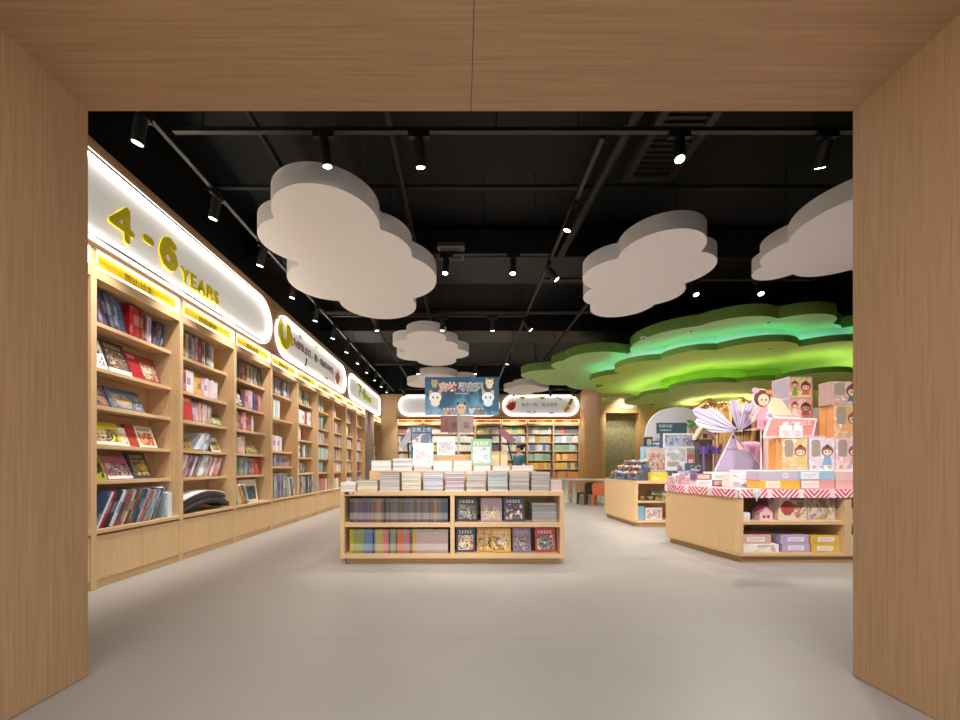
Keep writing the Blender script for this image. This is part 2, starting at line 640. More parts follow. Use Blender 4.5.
G = {  # pen strokes on a 1-high grid
    '4': ([[(0.62, 0.0), (0.62, 1.0), (0.0, 0.32), (0.82, 0.32)]], 0.82), '-': ([[(0, 0.42), (0.3, 0.42)]], 0.3),
    '6': ([[(0.62, 0.92), (0.42, 1.0), (0.2, 0.88), (0.05, 0.6), (0.03, 0.32), (0.15, 0.07), (0.37, 0.0), (0.6, 0.1), (0.7, 0.32), (0.6, 0.54), (0.37, 0.62), (0.12, 0.5)]], 0.7),
    '7': ([[(0, 1), (0.62, 1), (0.25, 0)]], 0.62),
    '8': ([[(0.35, 0.54), (0.12, 0.66), (0.12, 0.88), (0.35, 1), (0.58, 0.88), (0.58, 0.66), (0.35, 0.54), (0.07, 0.38), (0.07, 0.12), (0.35, 0), (0.63, 0.12), (0.63, 0.38), (0.35, 0.54)]], 0.7),
    'Y': ([[(0, 1), (0.33, 0.5), (0.66, 1)], [(0.33, 0.5), (0.33, 0)]], 0.66), 'E': ([[(0.55, 1), (0, 1), (0, 0), (0.55, 0)], [(0, 0.5), (0.48, 0.5)]], 0.55),
    'A': ([[(0, 0), (0.36, 1), (0.72, 0)], [(0.14, 0.32), (0.58, 0.32)]], 0.72), 'R': ([[(0, 0), (0, 1), (0.4, 1), (0.58, 0.86), (0.58, 0.62), (0.4, 0.5), (0, 0.5)], [(0.36, 0.5), (0.6, 0)]], 0.6),
    'S': ([[(0.55, 0.88), (0.35, 1), (0.12, 0.95), (0.03, 0.76), (0.15, 0.58), (0.42, 0.46), (0.55, 0.26), (0.45, 0.05), (0.22, 0), (0.02, 0.13)]], 0.58)}


def lettering(t, spec, y0, y1, m):
    """spec: (char, u, z, width, height, pen)"""
    for ch, u, z, wd, h, pen in spec:
        strokes, adv = G[ch]
        b = MB()
        for st in strokes:
            b.stroke([(u + x / adv * wd, z + q * h) for x, q in st], pen, y0, y1)
        b.build('letter', m, parent=t, local=True)


s1 = sign('age_sign', (XW, 0, 0), PI / 2, 1.95, 6.2, 2.965, 3.70, 'long glowing white sign reading 4-6 years above the nearest bookcases', 0.36)
sp = [('4', 3.37, 3.15, 0.20, 0.27, 0.031), ('-', 3.73, 3.18, 0.06, 0.28, 0.038), ('6', 3.93, 3.175, 0.18, 0.27, 0.042)]
for ch, u, w_ in (('Y', 4.215, 0.09), ('E', 4.36, 0.07), ('A', 4.48, 0.10), ('R', 4.635, 0.075), ('S', 4.77, 0.07)):
    sp.append((ch, u, 3.12, w_, 0.145, 0.017))
lettering(s1, sp, -0.03, -0.0125, YEL)

s2 = sign('slogan_sign', (XW, 0, 0), PI / 2, 6.36, 10.2, 2.965, 3.70, 'glowing white slogan sign with a yellow U shape at one end', 0.36)
b = MB()
po = [(6.42, 3.60), (6.42, 3.36)] + [(6.66 + 0.24 * math.cos(R(180 + 18 * i)), 3.36 + 0.24 * math.sin(R(180 + 18 * i))) for i in range(11)] + [(6.90, 3.60), (6.74, 3.60), (6.74, 3.38)]
po += [(6.66 + 0.075 * math.cos(R(-18 * i)), 3.36 + 0.07 * math.sin(R(-18 * i))) for i in range(11)] + [(6.585, 3.60)]
b.prism(po, -0.03, -0.0125, 'y')
b.prism([(6.93, 3.50), (7.0, 3.40), (6.98, 3.28), (6.93, 3.24)], -0.03, -0.0125, 'y')
b.build('emblem', YEL, parent=s2, local=True)
text('lettering', '为想象点灯，陪一路成长时光', 0.17, (8.12, -0.02, 3.36), mat('#8a7468'), s2, depth=0.006)
hand = [(9.34, 3.2), (9.42, 3.12), (9.56, 3.12), (9.66, 3.22), (9.7, 3.38), (9.64, 3.36), (9.62, 3.48), (9.56, 3.38), (9.50, 3.50), (9.46, 3.38), (9.38, 3.42), (9.40, 3.32)]
MB().prism(hand, -0.03, -0.0125, 'y').build('emblem', mat('#d48c84'), parent=s2, local=True)
b = MB().prism([(8.05, 3.69), (8.23, 3.69), (8.14, 3.58)], -0.03, -0.0125, 'y')
b.build('emblem', YEL, parent=s2, local=True)
b = MB().prism([(7.28, 3.58), (7.36, 3.62), (7.38, 3.54)], -0.03, -0.0125, 'y')
b.build('emblem', mat('#dca0a8'), parent=s2, local=True)
MB().stroke([(7.55, 3.06), (7.62, 3.14), (7.62, 3.22)], 0.012, -0.03, -0.0125).build('emblem', mat('#55504c'), parent=s2, local=True)
MB().prism([(8.68, 3.05), (8.78, 3.12), (8.86, 3.05)], -0.03, -0.0125, 'y').build('emblem', mat('#dca0a8'), parent=s2, local=True)

s3 = sign('age_sign', (XW, 0, 0), PI / 2, 10.5, 14.55, 2.965, 3.70, 'glowing white sign reading 7-8 years at the far end of the bookcases', 0.30)
sp = [('7', 11.5, 3.25, 0.24, 0.30, 0.04), ('-', 11.86, 3.25, 0.09, 0.30, 0.035), ('8', 12.05, 3.24, 0.25, 0.31, 0.04)]
for ch, u, w_ in (('Y', 12.38, 0.10), ('E', 12.55, 0.085), ('A', 12.69, 0.115), ('R', 12.87, 0.09), ('S', 13.02, 0.085)):
    sp.append((ch, u, 3.25, w_, 0.15, 0.018))
lettering(s3, sp, -0.03, -0.0125, mat('#a8c40c', 0.5))

s4 = sign('blank_sign', (0, YB, 0), 0, -2.45, 1.50, 3.02, 3.86, 'blank glowing white pill sign on the rear fascia, part hidden by the blue banner')
s5 = sign('slogan_sign', (0, YB, 0), 0, 1.60, 4.60, 3.02, 3.86, 'glowing white slogan sign with a red hand on the rear fascia')
text('lettering', '始于一页，抵达世界', 0.155, (3.05, -0.02, 3.46), mat('#8a6a64'), s5, depth=0.006)
hand = [(1.78, 3.36), (1.84, 3.27), (1.98, 3.25), (2.1, 3.34), (2.13, 3.50), (2.11, 3.66), (2.06, 3.54), (2.0, 3.64), (1.97, 3.53), (1.88, 3.60), (1.88, 3.50), (1.79, 3.52), (1.83, 3.45), (1.74, 3.44)]
MB().prism(hand, -0.03, -0.0125, 'y').build('emblem', mat('#d23c28'), parent=s5, local=True)
MB().prism([(2.27, 3.80), (2.51, 3.80), (2.45, 3.69), (2.38, 3.65), (2.32, 3.70)], -0.03, -0.0125, 'y').build('emblem', YEL, parent=s5, local=True)
MB().prism([(3.05, 3.80), (3.27, 3.80), (3.22, 3.70), (3.16, 3.67), (3.1, 3.70)], -0.03, -0.0125, 'y').build('emblem', mat('#e0b828'), parent=s5, local=True)
MB().prism([(4.12, 3.44), (4.20, 3.62), (4.28, 3.74), (4.40, 3.70), (4.34, 3.60), (4.27, 3.44)], -0.03, -0.0125, 'y').build('emblem', mat('#a4b020'), parent=s5, local=True)
MB().prism([(4.0, 3.24), (4.04, 3.36), (4.14, 3.42), (4.24, 3.40), (4.22, 3.30), (4.12, 3.20), (4.04, 3.18)], -0.03, -0.0125, 'y').build('emblem', mat('#d8b40c'), parent=s5, local=True)
MB().stroke([(2.60, 3.20), (2.60, 3.12)], 0.01, -0.03, -0.0125).stroke([(2.60, 3.20), (2.68, 3.19), (2.69, 3.1)], 0.01, -0.03, -0.0125).build('emblem', mat('#55504c'), parent=s5, local=True)
MB().stroke([(2.80, 3.12), (2.9, 3.22), (2.84, 3.22)], 0.01, -0.03, -0.0125).build('emblem', mat('#55504c'), parent=s5, local=True)
MB().stroke([(3.72, 3.78), (3.84, 3.72), (3.9, 3.66)], 0.012, -0.03, -0.0125).build('emblem', mat('#55504c'), parent=s5, local=True)
MB().prism([(3.43, 3.1), (3.45, 3.17), (3.52, 3.2), (3.59, 3.17), (3.6, 3.1)], -0.03, -0.0125, 'y').build('emblem', mat('#e0a0b4'), parent=s5, local=True)

# ------------------------------------------------------------------ hanging clouds
ZC = 3.65
CLOUD = mat('#f3f2f4', 0.75)


def cloud(circles, c, label, thick=0.20, z=ZC):
    t = thing('cloud_pendant', label, 'ceiling decoration', (c[0], c[1], z), 0, 'hanging cloud panels')
    po = union_outline(circles, c)
    MB().prism(po, z, z + thick, 'z').build('cloud_panel', CLOUD, parent=t, smooth=28)
    for a in (0.5, 2.6, 5.3):
        x, y = c[0] + 0.5 * math.cos(a), c[1] + 0.5 * math.sin(a)
        MB().cyl((x, y, z + thick), (x, y, 5.0), 0.004, n=6).build('suspension_wire', RAIL, parent=t)


cloud([(-1.41, 4.02, 0.54), (-1.85, 4.42, 0.46), (-1.87, 5.4, 0.55), (-1.32, 6.08, 0.60), (-1.02, 5.25, 0.68), (-1.07, 4.6, 0.47), (-1.4, 5.0, 0.7)], (-1.4, 5.0),
      'large white cloud panel hanging nearest the yellow 4-6 sign')
cloud([(2.42, 4.62, 0.48), (2.1, 5.15, 0.43), (2.28, 5.72, 0.42), (2.6, 6.1, 0.5), (2.92, 5.72, 0.4), (2.85, 5.05, 0.46), (2.5, 5.3, 0.5)], (2.5, 5.3),
      'white cloud panel hanging just before the green canopy')
cloud([(4.2, 5.0, 0.30), (4.1, 4.6, 0.38), (4.28, 4.05, 0.60), (4.9, 4.1, 0.55), (5.3, 4.6, 0.45), (4.75, 4.7, 0.5), (4.55, 4.55, 0.4)], (4.5, 4.5),
      'white cloud panel cut off by the right portal jamb')
cloud([(-0.7, 7.67, 0.40), (-1.1, 8.1, 0.35), (-1.1, 8.9, 0.40), (-0.6, 9.3, 0.48), (-0.2, 8.75, 0.38), (-0.4, 8.15, 0.33), (-0.65, 8.5, 0.6)], (-0.65, 8.5),
      'middle-sized white cloud panel above the blue banner')
cloud([(-0.7, 11.2, 0.6), (-1.25, 12.0, 0.45), (-0.3, 11.8, 0.5), (0.05, 11.6, 0.4), (-0.7, 12.4, 0.5), (-0.6, 11.8, 0.5)], (-0.6, 11.8),
      'far white cloud panel half hidden behind the blue banner')
cloud([(1.85, 12.9, 0.4), (2.1, 12.4, 0.4), (2.5, 12.8, 0.45), (2.1, 13.3, 0.45), (2.2, 12.9, 0.4)], (2.15, 12.9),
      'small far white cloud panel above the red hand sign')

# ------------------------------------------------------------------ the green tree canopy
G1 = mat('#aed08c', 0.7)
G2 = mat('#b8d860', 0.7)
G3 = mat('#b4d27c', 0.7)
GRIM = mat('#6f9640', 0.7)  # darker green, the shade on the tier edges put into the colour
cc = (5.7, 8.9)
canopy = thing('tree_canopy', 'tiered green tree canopy glowing mint between its tiers', 'ceiling decoration', (cc[0], cc[1], 2.8))
LA = [(2.1, 10.1, 0.50), (2.62, 9.1, 0.45), (3.05, 8.75, 0.68), (4.45, 7.55, 1.0), (4.82, 6.9, 0.74), (5.72, 6.75, 0.68), (6.3, 7.0, 0.5), (7.4, 7.3, 0.9), (8.0, 9, 1.2), (3.0, 10.4, 1.0),
      (4.2, 11.0, 1.1), (6, 11.2, 1.2), (5.2, 9.1, 1.75), (6.4, 8.6, 1.7)]
LB = [(3.80, 9.35, 0.60), (4.0, 8.25, 0.62), (4.58, 7.55, 0.58), (5.42, 7.3, 0.80), (6.65, 7.2, 0.72), (7.6, 7.9, 0.8), (4.6, 10.3, 0.9), (5.8, 10.6, 1.0), (5.7, 8.9, 1.7), (7.2, 9.5, 1.0)]
LC = [(4.95, 10.2, 0.52), (4.98, 9.4, 0.52), (5.4, 8.5, 0.68), (6.2, 8.3, 0.65), (6.95, 7.6, 0.62), (7.7, 8.0, 0.7), (6.2, 10.6, 0.8), (7.0, 9.6, 1.2), (6.0, 9.3, 1.0)]
LD = [(5.32, 9.3, 0.38), (5.65, 8.85, 0.45), (6.1, 8.9, 0.55), (6.6, 9.2, 0.6), (6.0, 9.6, 0.6), (5.9, 9.1, 0.6), (6.8, 8.9, 0.55)]
zA, zB, zC = 3.50, 3.20, 2.80
oA = union_outline(LA, (5.4, 8.9), 320)
oB = union_outline(LB, cc, 260)
oC = union_outline(LC, (6.2, 9.0), 220)
oD = union_outline(LD, (5.9, 9.1), 180)
MB().prism(oA, zA, zA + 0.20, 'z', 1, 0).build('canopy_tier', [G1, GRIM], parent=canopy, smooth=28)
MB().prism(oB, zB, zB + 0.07, 'z', 1, 0).build('canopy_tier', [G2, GRIM], parent=canopy, smooth=28)
MB().prism(inset(oB, cc, 0.22), zB + 0.07, zA, 'z').build('tier_riser', mat('#d4ecdc', 0.7), parent=canopy, smooth=28)
MB().ring(oB, inset(oB, cc, 0.025), zB + 0.07, zB + 0.12, 'z').build('tier_lip', GRIM, parent=canopy, smooth=28)
MB().ring(inset(oB, cc, 0.10), inset(oB, cc, 0.14), zB + 0.072, zB + 0.10, 'z').build('light_strip', LEDG, parent=canopy)
MB().prism(oD, zC + 0.06, zB, 'z').build('canopy_core', mat('#86bc28', 0.7), parent=canopy, smooth=28)
MB().prism(oC, zC, zC + 0.06, 'z', 1, 0).build('canopy_tier', [G3, GRIM], parent=canopy, smooth=28)
MB().ring(oC, inset(oC, (6.2, 9.0), 0.025), zC + 0.06, zC + 0.10, 'z').build('tier_lip', GRIM, parent=canopy, smooth=28)
MB().ring(inset(oC, (6.2, 9.0), 0.12), inset(oC, (6.2, 9.0), 0.16), zC + 0.061, zC + 0.085, 'z').build('light_strip', emit('#f4ffd0', 9.0, 'canopy_led'), parent=canopy)
for x, y, z in ((3.47, 7.22, zA), (4.15, 6.85, zA), (5.2, 6.42, zA), (2.73, 8.5, zA), (3.0, 10.3, zA), (3.97, 8.2, zB), (5.57, 6.85, zB), (3.9, 9.6, zB), (5.6, 8.5, zC)):
    d = MB().cyl((x, y, z + 0.02), (x, y, z - 0.012), 0.055, n=16, m=0).cyl((x, y, z - 0.012), (x, y, z - 0.014), 0.035, n=16, m=1)
    d.build('downlight', [mat('#dcdcd4', 0.4), mat('#2a2a28', 0.4)], parent=canopy)
    if y > 6.5:
        beam((x, y, z - 0.03), (x, y - 0.15, 0), 55, 100)
for x, y in ((4.3, 7.6), (7.2, 7.5), (4.6, 9.0), (7.2, 9.1), (5.2, 10.9)):
    MB().cyl((x, y, zA + 0.2), (x, y, 5.0), 0.008, n=6).build('suspension_rod', RAIL, parent=canopy)

# slatted playhouse standing under the canopy
hc = (6.75, 10.0)
house = thing('playhouse', 'round slatted wooden playhouse under the green canopy', 'playhouse', (hc[0], hc[1], 0))
b = MB()
for i in range(72):
    a = 2 * PI * i / 72
    x, y = hc[0] + 0.86 * math.cos(a), hc[1] + 0.86 * math.sin(a)
    ux, uy = math.cos(a), math.sin(a)
    px, py = -uy, ux
    q = [(x + px * s1_ * 0.024 + ux * s2_ * 0.015, y + py * s1_ * 0.024 + uy * s2_ * 0.015) for s1_, s2_ in ((-1, -1), (1, -1), (1, 1), (-1, 1))]
    b.prism(q, 0.0, 2.62)
b.build('slat_wall', mat('#d8ae74', 0.5), parent=house)
MB().cyl((hc[0], hc[1], 0), (hc[0], hc[1], 2.62), 0.83, n=40).build('drum', mat('#a87c48', 0.6), parent=house, smooth=40)
MB().ring([(hc[0] + 0.72 * math.cos(R(9 * i)), hc[1] + 0.72 * math.sin(R(9 * i))) for i in range(40)], [(hc[0] + 0.67 * math.cos(R(9 * i)), hc[1] + 0.67 * math.sin(R(9 * i))) for i in range(40)], 2.621, 2.64).build('light_strip', emit('#fff0c8', 14.0, 'house_led'), parent=house)
for (wx, wz, wy) in ((6.05, 2.12, 9.28), (6.72, 2.12, 9.12)):
    beam((wx - 0.2, 8.75, 2.77), (wx, 9.3, 1.9), 45, 95)  # spot added without a fixture to brighten the playhouse front
    fr = MB()
    for dx in (-0.28, 0.28):
        fr.box(wx + dx - 0.03, wx + dx + 0.03, wy - 0.05, wy + 0.12, 0.0, wz + 0.33)
    g = [(wx - 0.34, wz + 0.30), (wx, wz + 0.54), (wx + 0.34, wz + 0.30), (wx + 0.34, wz + 0.37), (wx, wz + 0.61), (wx - 0.34, wz + 0.37)]
    fr.prism(g, wy - 0.05, wy + 0.12, 'y')
    fr.build('gable_frame', mat('#c9975c', 0.5), parent=house)
    MB().box(wx - 0.22, wx + 0.22, wy - 0.03, wy + 0.1, wz - 0.22, wz + 0.22).build('window_opening', mat('#3c3a20', 0.4), parent=house)

# ------------------------------------------------------------------ tracks, lamps, ducts
ZT = 3.90


def rail(p, q, label):
    p, q = Vector(p), Vector(q)
    t = thing('track_rail', label, 'lighting track', p)
    b = MB()
    if abs(q.x - p.x) > abs(q.y - p.y):
        b.box(p.x, q.x, p.y - 0.02, p.y + 0.02, p.z, p.z + 0.035)
    else:
        b.box(p.x - 0.02, p.x + 0.02, p.y, q.y, p.z, p.z + 0.035)
    b.build('rail', RAIL, parent=t)
    if abs(q.x - p.x) > abs(q.y - p.y):
        at = [(x, p.y) for x in (-2.2, 0.3, 3.0, 4.9, 1.0) if p.x < x < q.x]
    else:
        at = [(p.x, y) for y in (3.0, 5.4, 7.7, 9.0, 11.3, 13.0) if p.y < y < q.y]
    for x, y in at:
        MB().cyl((x, y, p.z + 0.035), (x, y, 5.0), 0.006, n=6).build('hanger', RAIL, parent=t)


rail((-2.55, 2.0, ZT), (-2.55, 14.4, ZT), 'black lighting track running along above the left bookcases')
rail((-2.45, 3.24, ZT), (5.4, 3.24, ZT), 'black lighting track crossing just inside the entrance')
rail((1.23, 3.30, ZT), (1.23, 13.4, ZT), 'black lighting track running down the middle of the shop')
rail((-2.45, 5.10, ZT), (1.18, 5.10, ZT), 'black lighting track crossing behind the largest cloud')
rail((1.28, 5.80, ZT), (5.4, 5.80, ZT), 'black lighting track crossing behind the cloud before the canopy')
rail((-2.45, 7.20, ZT), (1.18, 7.20, ZT), 'black lighting track crossing before the middle-sized cloud')
rail((2.22, 6.4, ZT), (2.22, 13.4, ZT), 'black lighting track passing the edge of the green canopy')
rail((-2.45, 10.6, ZT), (1.18, 10.6, ZT), 'black lighting track crossing before the far clouds')
rail((-2.3, 14.0, ZT), (4.4, 14.0, ZT), 'black lighting track crossing before the rear signs')


def lamp(x, y, label, aim, power, cone=55, lit=True, z=ZT, group='track spotlights', along='y'):
    t = thing('track_spotlight', label, 'spotlight', (x, y, z), 0, group)
    a = (0.09, 0.02) if along == 'x' else (0.02, 0.09)
    MB().box(x - a[0], x + a[0], y - a[1], y + a[1], z - 0.045, z - 0.001).build('adapter', mat('#1a1a1b', 0.5), parent=t)
    d = (Vector(aim) - Vector((x, y, z - 0.15))).normalized()
    j = Vector((x, y, z - 0.045))
    top = j + Vector((0, 0, -0.03)) - d * 0.01
    end = top + d * 0.19
    MB().cyl(j, j + Vector((0, 0, -0.05)), 0.012, n=8).build('joint', mat('#1a1a1b', 0.5), parent=t)
    MB().cyl(top, end, 0.045, n=18).build('head', mat('#161617', 0.5), parent=t, smooth=40)
    MB().cyl(end + d * 0.0005, end + d * 0.004, 0.036, n=18).build('lens', LENS if lit else LENSDIM, parent=t)
    if power:
        ld = bpy.data.lights.new('spot', 'SPOT')
        ld.energy = power * PW
        ld.color = WARM
        ld.spot_size = R(cone)
        ld.spot_blend = 0.9
        ld.shadow_soft_size = 0.035
        lo = bpy.data.objects.new('spot_beam', ld)
        C.objects.link(lo)
        lo.parent = t
        lo.location = end + d * 0.02 - Vector((x, y, z))
        lo.rotation_euler = d.to_track_quat('-Z', 'Y').to_euler()
    return t


for i in range(13):
    y = 2.10 + 0.93 * i
    lamp(-2.55, y, nth(i + 1) + ' black spotlight along the left wall track, counting in from the entrance', (-3.2, y + 0.3, 1.55), 165, 46)
CR = [(-1.17, 3.24, (-0.9, 4.2, 0.4), 'hanging before the largest cloud'), (-0.36, 3.24, (-0.2, 4.6, 0.5), 'beside the largest cloud'), (1.86, 3.24, (1.6, 2.6, 0.3), 'shining straight towards the entrance'),
      (3.12, 3.24, (3.6, 4.9, 0.9), 'next to the right portal jamb')]
for x, y, aim, l in CR:
    lamp(x, y, 'black spotlight on the track inside the entrance, ' + l, aim, 48, 105, along='x')
MORE = [(1.23, 4.15, (0.2, 4.9, 0.9), 'first black spotlight on the middle track from the entrance', 'y', 70), (1.23, 5.35, (3.6, 5.2, 0.9), 'second black spotlight on the middle track from the entrance', 'y', 110),
        (1.23, 7.3, (3.6, 7.4, 0.8), 'third black spotlight on the middle track from the entrance', 'y', 180), (1.23, 9.6, (0.0, 10.5, 0.0), 'fourth black spotlight on the middle track from the entrance', 'y', 160),
        (-0.20, 5.10, (-0.4, 4.9, 0.8), 'black spotlight just past the far edge of the largest cloud', 'x', 80), (0.70, 5.10, (0.6, 5.0, 0.8), 'black spotlight hanging near the middle track crossing', 'x', 80),
        (3.55, 5.80, (3.6, 4.8, 0.9), 'black spotlight between the two right-hand clouds', 'x', 150), (4.55, 5.80, (4.1, 4.6, 1.0), 'black spotlight above the front edge of the green canopy', 'x', 150),
        (-0.35, 7.20, (-0.5, 8.0, 0.0), 'black spotlight before the middle-sized cloud, further from the books', 'x', 150), (0.60, 7.20, (0.6, 8.2, 0.0), 'black spotlight before the middle-sized cloud, closer to the middle track', 'x', 150),
        (-1.6, 7.20, (-1.6, 8.0, 0.0), 'black spotlight between the left signs and the middle-sized cloud', 'x', 150),
        (-1.2, 10.6, (-1.2, 10.9, 0.0), 'black spotlight on the track before the far clouds, near the left wall', 'x', 150), (0.4, 10.6, (0.4, 10.9, 0.0), 'black spotlight on the track before the far clouds, near the middle track', 'x', 150)]
for x, y, aim, l, al, pw in MORE:
    lamp(x, y, l, aim, pw, 105, along=al)
for i, x in enumerate([-2.1, -0.9, 0.25, 1.95, 3.3, 4.15]):
    lamp(x, 14.0, nth(i + 1) + ' black spotlight on the track before the rear signs', (x + 0.1, 14.9, 1.2), 140, 66, along='x')

# ducts and pipes overhead
tag(MB().box(-3.5, 8.4, 6.15, 7.05, 4.45, 4.9).build('air_duct', mat('#1d1d20', 0.5), bevel=0.01), 'black square air duct crossing overhead past the largest cloud', 'duct')
tag(MB().box(-3.5, 8.4, 9.5, 10.4, 4.45, 4.9).build('air_duct', mat('#202023', 0.5), bevel=0.01), 'black square air duct crossing overhead above the far clouds', 'duct')
tag(MB().cyl((-0.67, 2.0, 4.25), (-0.67, 15.0, 4.25), 0.035, n=10).build('pipe', DUCT, smooth=40), 'black pipe running overhead beside the largest cloud', 'pipe')
tag(MB().cyl((-1.95, 2.0, 4.30), (-1.95, 15.0, 4.30), 0.03, n=10).build('pipe', DUCT, smooth=40), 'black pipe running overhead between the left track and the largest cloud', 'pipe')
tag(MB().cyl((1.75, 2.0, 4.45), (1.60, 6.1, 4.45), 0.06, n=12).build('pipe', DUCT, smooth=40), 'thick black pipe overhead just right of the middle track', 'pipe')
tag(MB().cyl((-3.3, 4.85, 4.62), (8.3, 4.85, 4.62), 0.03, n=10).build('pipe', DUCT, smooth=40), 'black pipe crossing overhead before the cloud near the canopy', 'pipe')
tag(MB().cyl((-3.3, 8.2, 4.4), (8.3, 8.2, 4.4), 0.05, n=10).build('pipe', DUCT, smooth=40), 'black pipe crossing overhead behind the square duct', 'pipe')
t = thing('air_vent', 'long black slotted air vent overhead near the entrance', 'vent', (2.2, 3.2, 4.55))
b = MB().ring([(1.95, 2.6), (2.55, 2.6), (2.55, 4.6), (1.95, 4.6)], [(2.03, 2.68), (2.47, 2.68), (2.47, 4.52), (2.03, 4.52)], 4.5, 4.6)
b.build('frame', mat('#3c3a38', 0.5), parent=t)
b = MB()
for i in range(24):
    y = 2.72 + i * 0.075
    b.box(2.03, 2.47, y, y + 0.035, 4.53, 4.55)
b.build('slat', mat('#343332', 0.5), parent=t)
t = thing('air_vent', 'small grey louvred vent overhead past the largest cloud', 'vent', (-0.1, 5.6, 4.3))
MB().ring([(-0.35, 5.55), (0.05, 5.55), (0.05, 5.95), (-0.35, 5.95)], [(-0.3, 5.6), (0.0, 5.6), (0.0, 5.9), (-0.3, 5.9)], 4.28, 4.34).build('frame', mat('#55524e', 0.5), parent=t)
b = MB()
for i in range(6):
    b.box(-0.3, 0.0, 5.61 + i * 0.05, 5.635 + i * 0.05, 4.29, 4.31)
b.build('slat', mat('#55524e', 0.5), parent=t)

# ------------------------------------------------------------------ books
PAGES = mat('#e9e3d6', 0.8)
DARKB = ['#2c2a34', '#3c3848', '#4a4658', '#24303e', '#5a3a4a', '#6e6878', '#39414e']
REDB = ['#b3262e', '#9c2028', '#a83a34']
MIX = ['#8a2f3a', '#3f5a7a', '#c9b27a', '#5d7a58', '#d8cfc4', '#6c5a78', '#b8654a', '#2f3440', '#9aa6b4', '#caa0b0', '#e3d9c0', '#46707a', '#7a4a3a', '#a8a09a', '#d4b446', '#54546a']
PASTEL = ['#e8dcd8', '#d9c4cc', '#c8d0dc', '#e6e0cc', '#d8b8c0', '#b8c4d0', '#e9e5e0', '#cfd8c4', '#e0a8b0']
GREYB = ['#5b5a62', '#74727a', '#8f8c92', '#4a5460', '#a6a4a8', '#3c4048', '#6a5a58', '#84707a']
book_mesh = {}


def mixhex(a, b, f):
    return '#' + ''.join('%02x' % round(int(a[i:i + 2], 16) * (1 - f) + int(b[i:i + 2], 16) * f) for i in (1, 3, 5))



def spine_book(c, v):
    """unit book: x thickness, y depth from the spine, z height"""
    k = (c, v)
    if k in book_mesh:
        return book_mesh[k]
    rnd = random.Random(v * 7 + 3)
    b = MB()
    b.box(0, 0.1, 0.03, 1, 0, 1, 0).box(0.9, 1, 0.03, 1, 0, 1, 0)
    b.box(0.1, 0.9, 0.03, 0.96, 0.015, 0.985, 1)
    cuts = [0, 0.08, 0.12, 0.34 + 0.1 * rnd.random(), 0.62 + 0.1 * rnd.random(), 0.86, 0.93, 1.0]
    style = rnd.choice([[0, 2, 0, 3, 0, 2, 0], [0, 0, 2, 2, 0, 0, 0], [2, 0, 0, 3, 0, 0, 2], [0, 2, 0, 0, 3, 0, 0], [0, 0, 3, 0, 0, 2, 2]])
    for i in range(7):
        z0, z1 = cuts[i], cuts[i + 1]
        b.add([(0, 0, z0), (1, 0, z0), (1, 0, z1), (0, 0, z1)], [(0, 1, 2, 3)], style[i])
    b.add([(0, 0, 1), (1, 0, 1), (1, 0.03, 1), (0, 0.03, 1)], [(0, 1, 2, 3)], 0)
    b.add([(0, 0, 0), (1, 0, 0), (1, 0.03, 0), (0, 0.03, 0)], [(0, 3, 2, 1)], 0)
    b.add([(0, 0, 0), (0, 0.03, 0), (0, 0.03, 1), (0, 0, 1)], [(0, 3, 2, 1)], 0)
    b.add([(1, 0, 0), (1, 0.03, 0), (1, 0.03, 1), (1, 0, 1)], [(0, 1, 2, 3)], 0)
    band = mixhex(c, rnd.choice(['#e8e2d8', '#d8b860', '#1e1e24', '#c8c4c0', '#b04a40']), 0.22)
    ttl = mixhex(c, rnd.choice(['#f0ece4', '#2a2830', '#e9d8a8']), 0.34)
    me = b.mesh('book', [mat(c, 0.42), PAGES, mat(band, 0.45), mat(ttl, 0.45)], fix=False)
    book_mesh[k] = me
    return me


class Frame:
    """a shelf front: local x along it, y into it"""
    def __init__(s, loc, rotz, width):
        s.o, s.r, s.w = Vector(loc), rotz, width

    def at(s, u, d, z):
        c, n = math.cos(s.r), math.sin(s.r)
        return (s.o.x + u * c - d * n, s.o.y + u * n + d * c, s.o.z + z)


LABELS = {}


def stand(fr, u, d, z, t, dep, h, c, v, name, label, cat, group, lean=0.0):
    """a book standing spine outwards; lean>0 tips its top along +x"""
    o = bpy.data.objects.new(name, spine_book(c, v))
    C.objects.link(o)
    if lean > 0:
        z += t * math.sin(lean)
    o.location = fr.at(u + (t * math.sin(lean) * math.tan(lean) if lean > 0 else 0), d, z + 0.0008)
    o.rotation_euler = (0, lean, fr.r)
    o.scale = (t, dep, h)
    return tag(o, label, cat, group)


def row_label(pos, kind, c, where):
    return '%s %s, %s from the entrance end on %s' % (colour_name(c), kind, nth(pos), where)


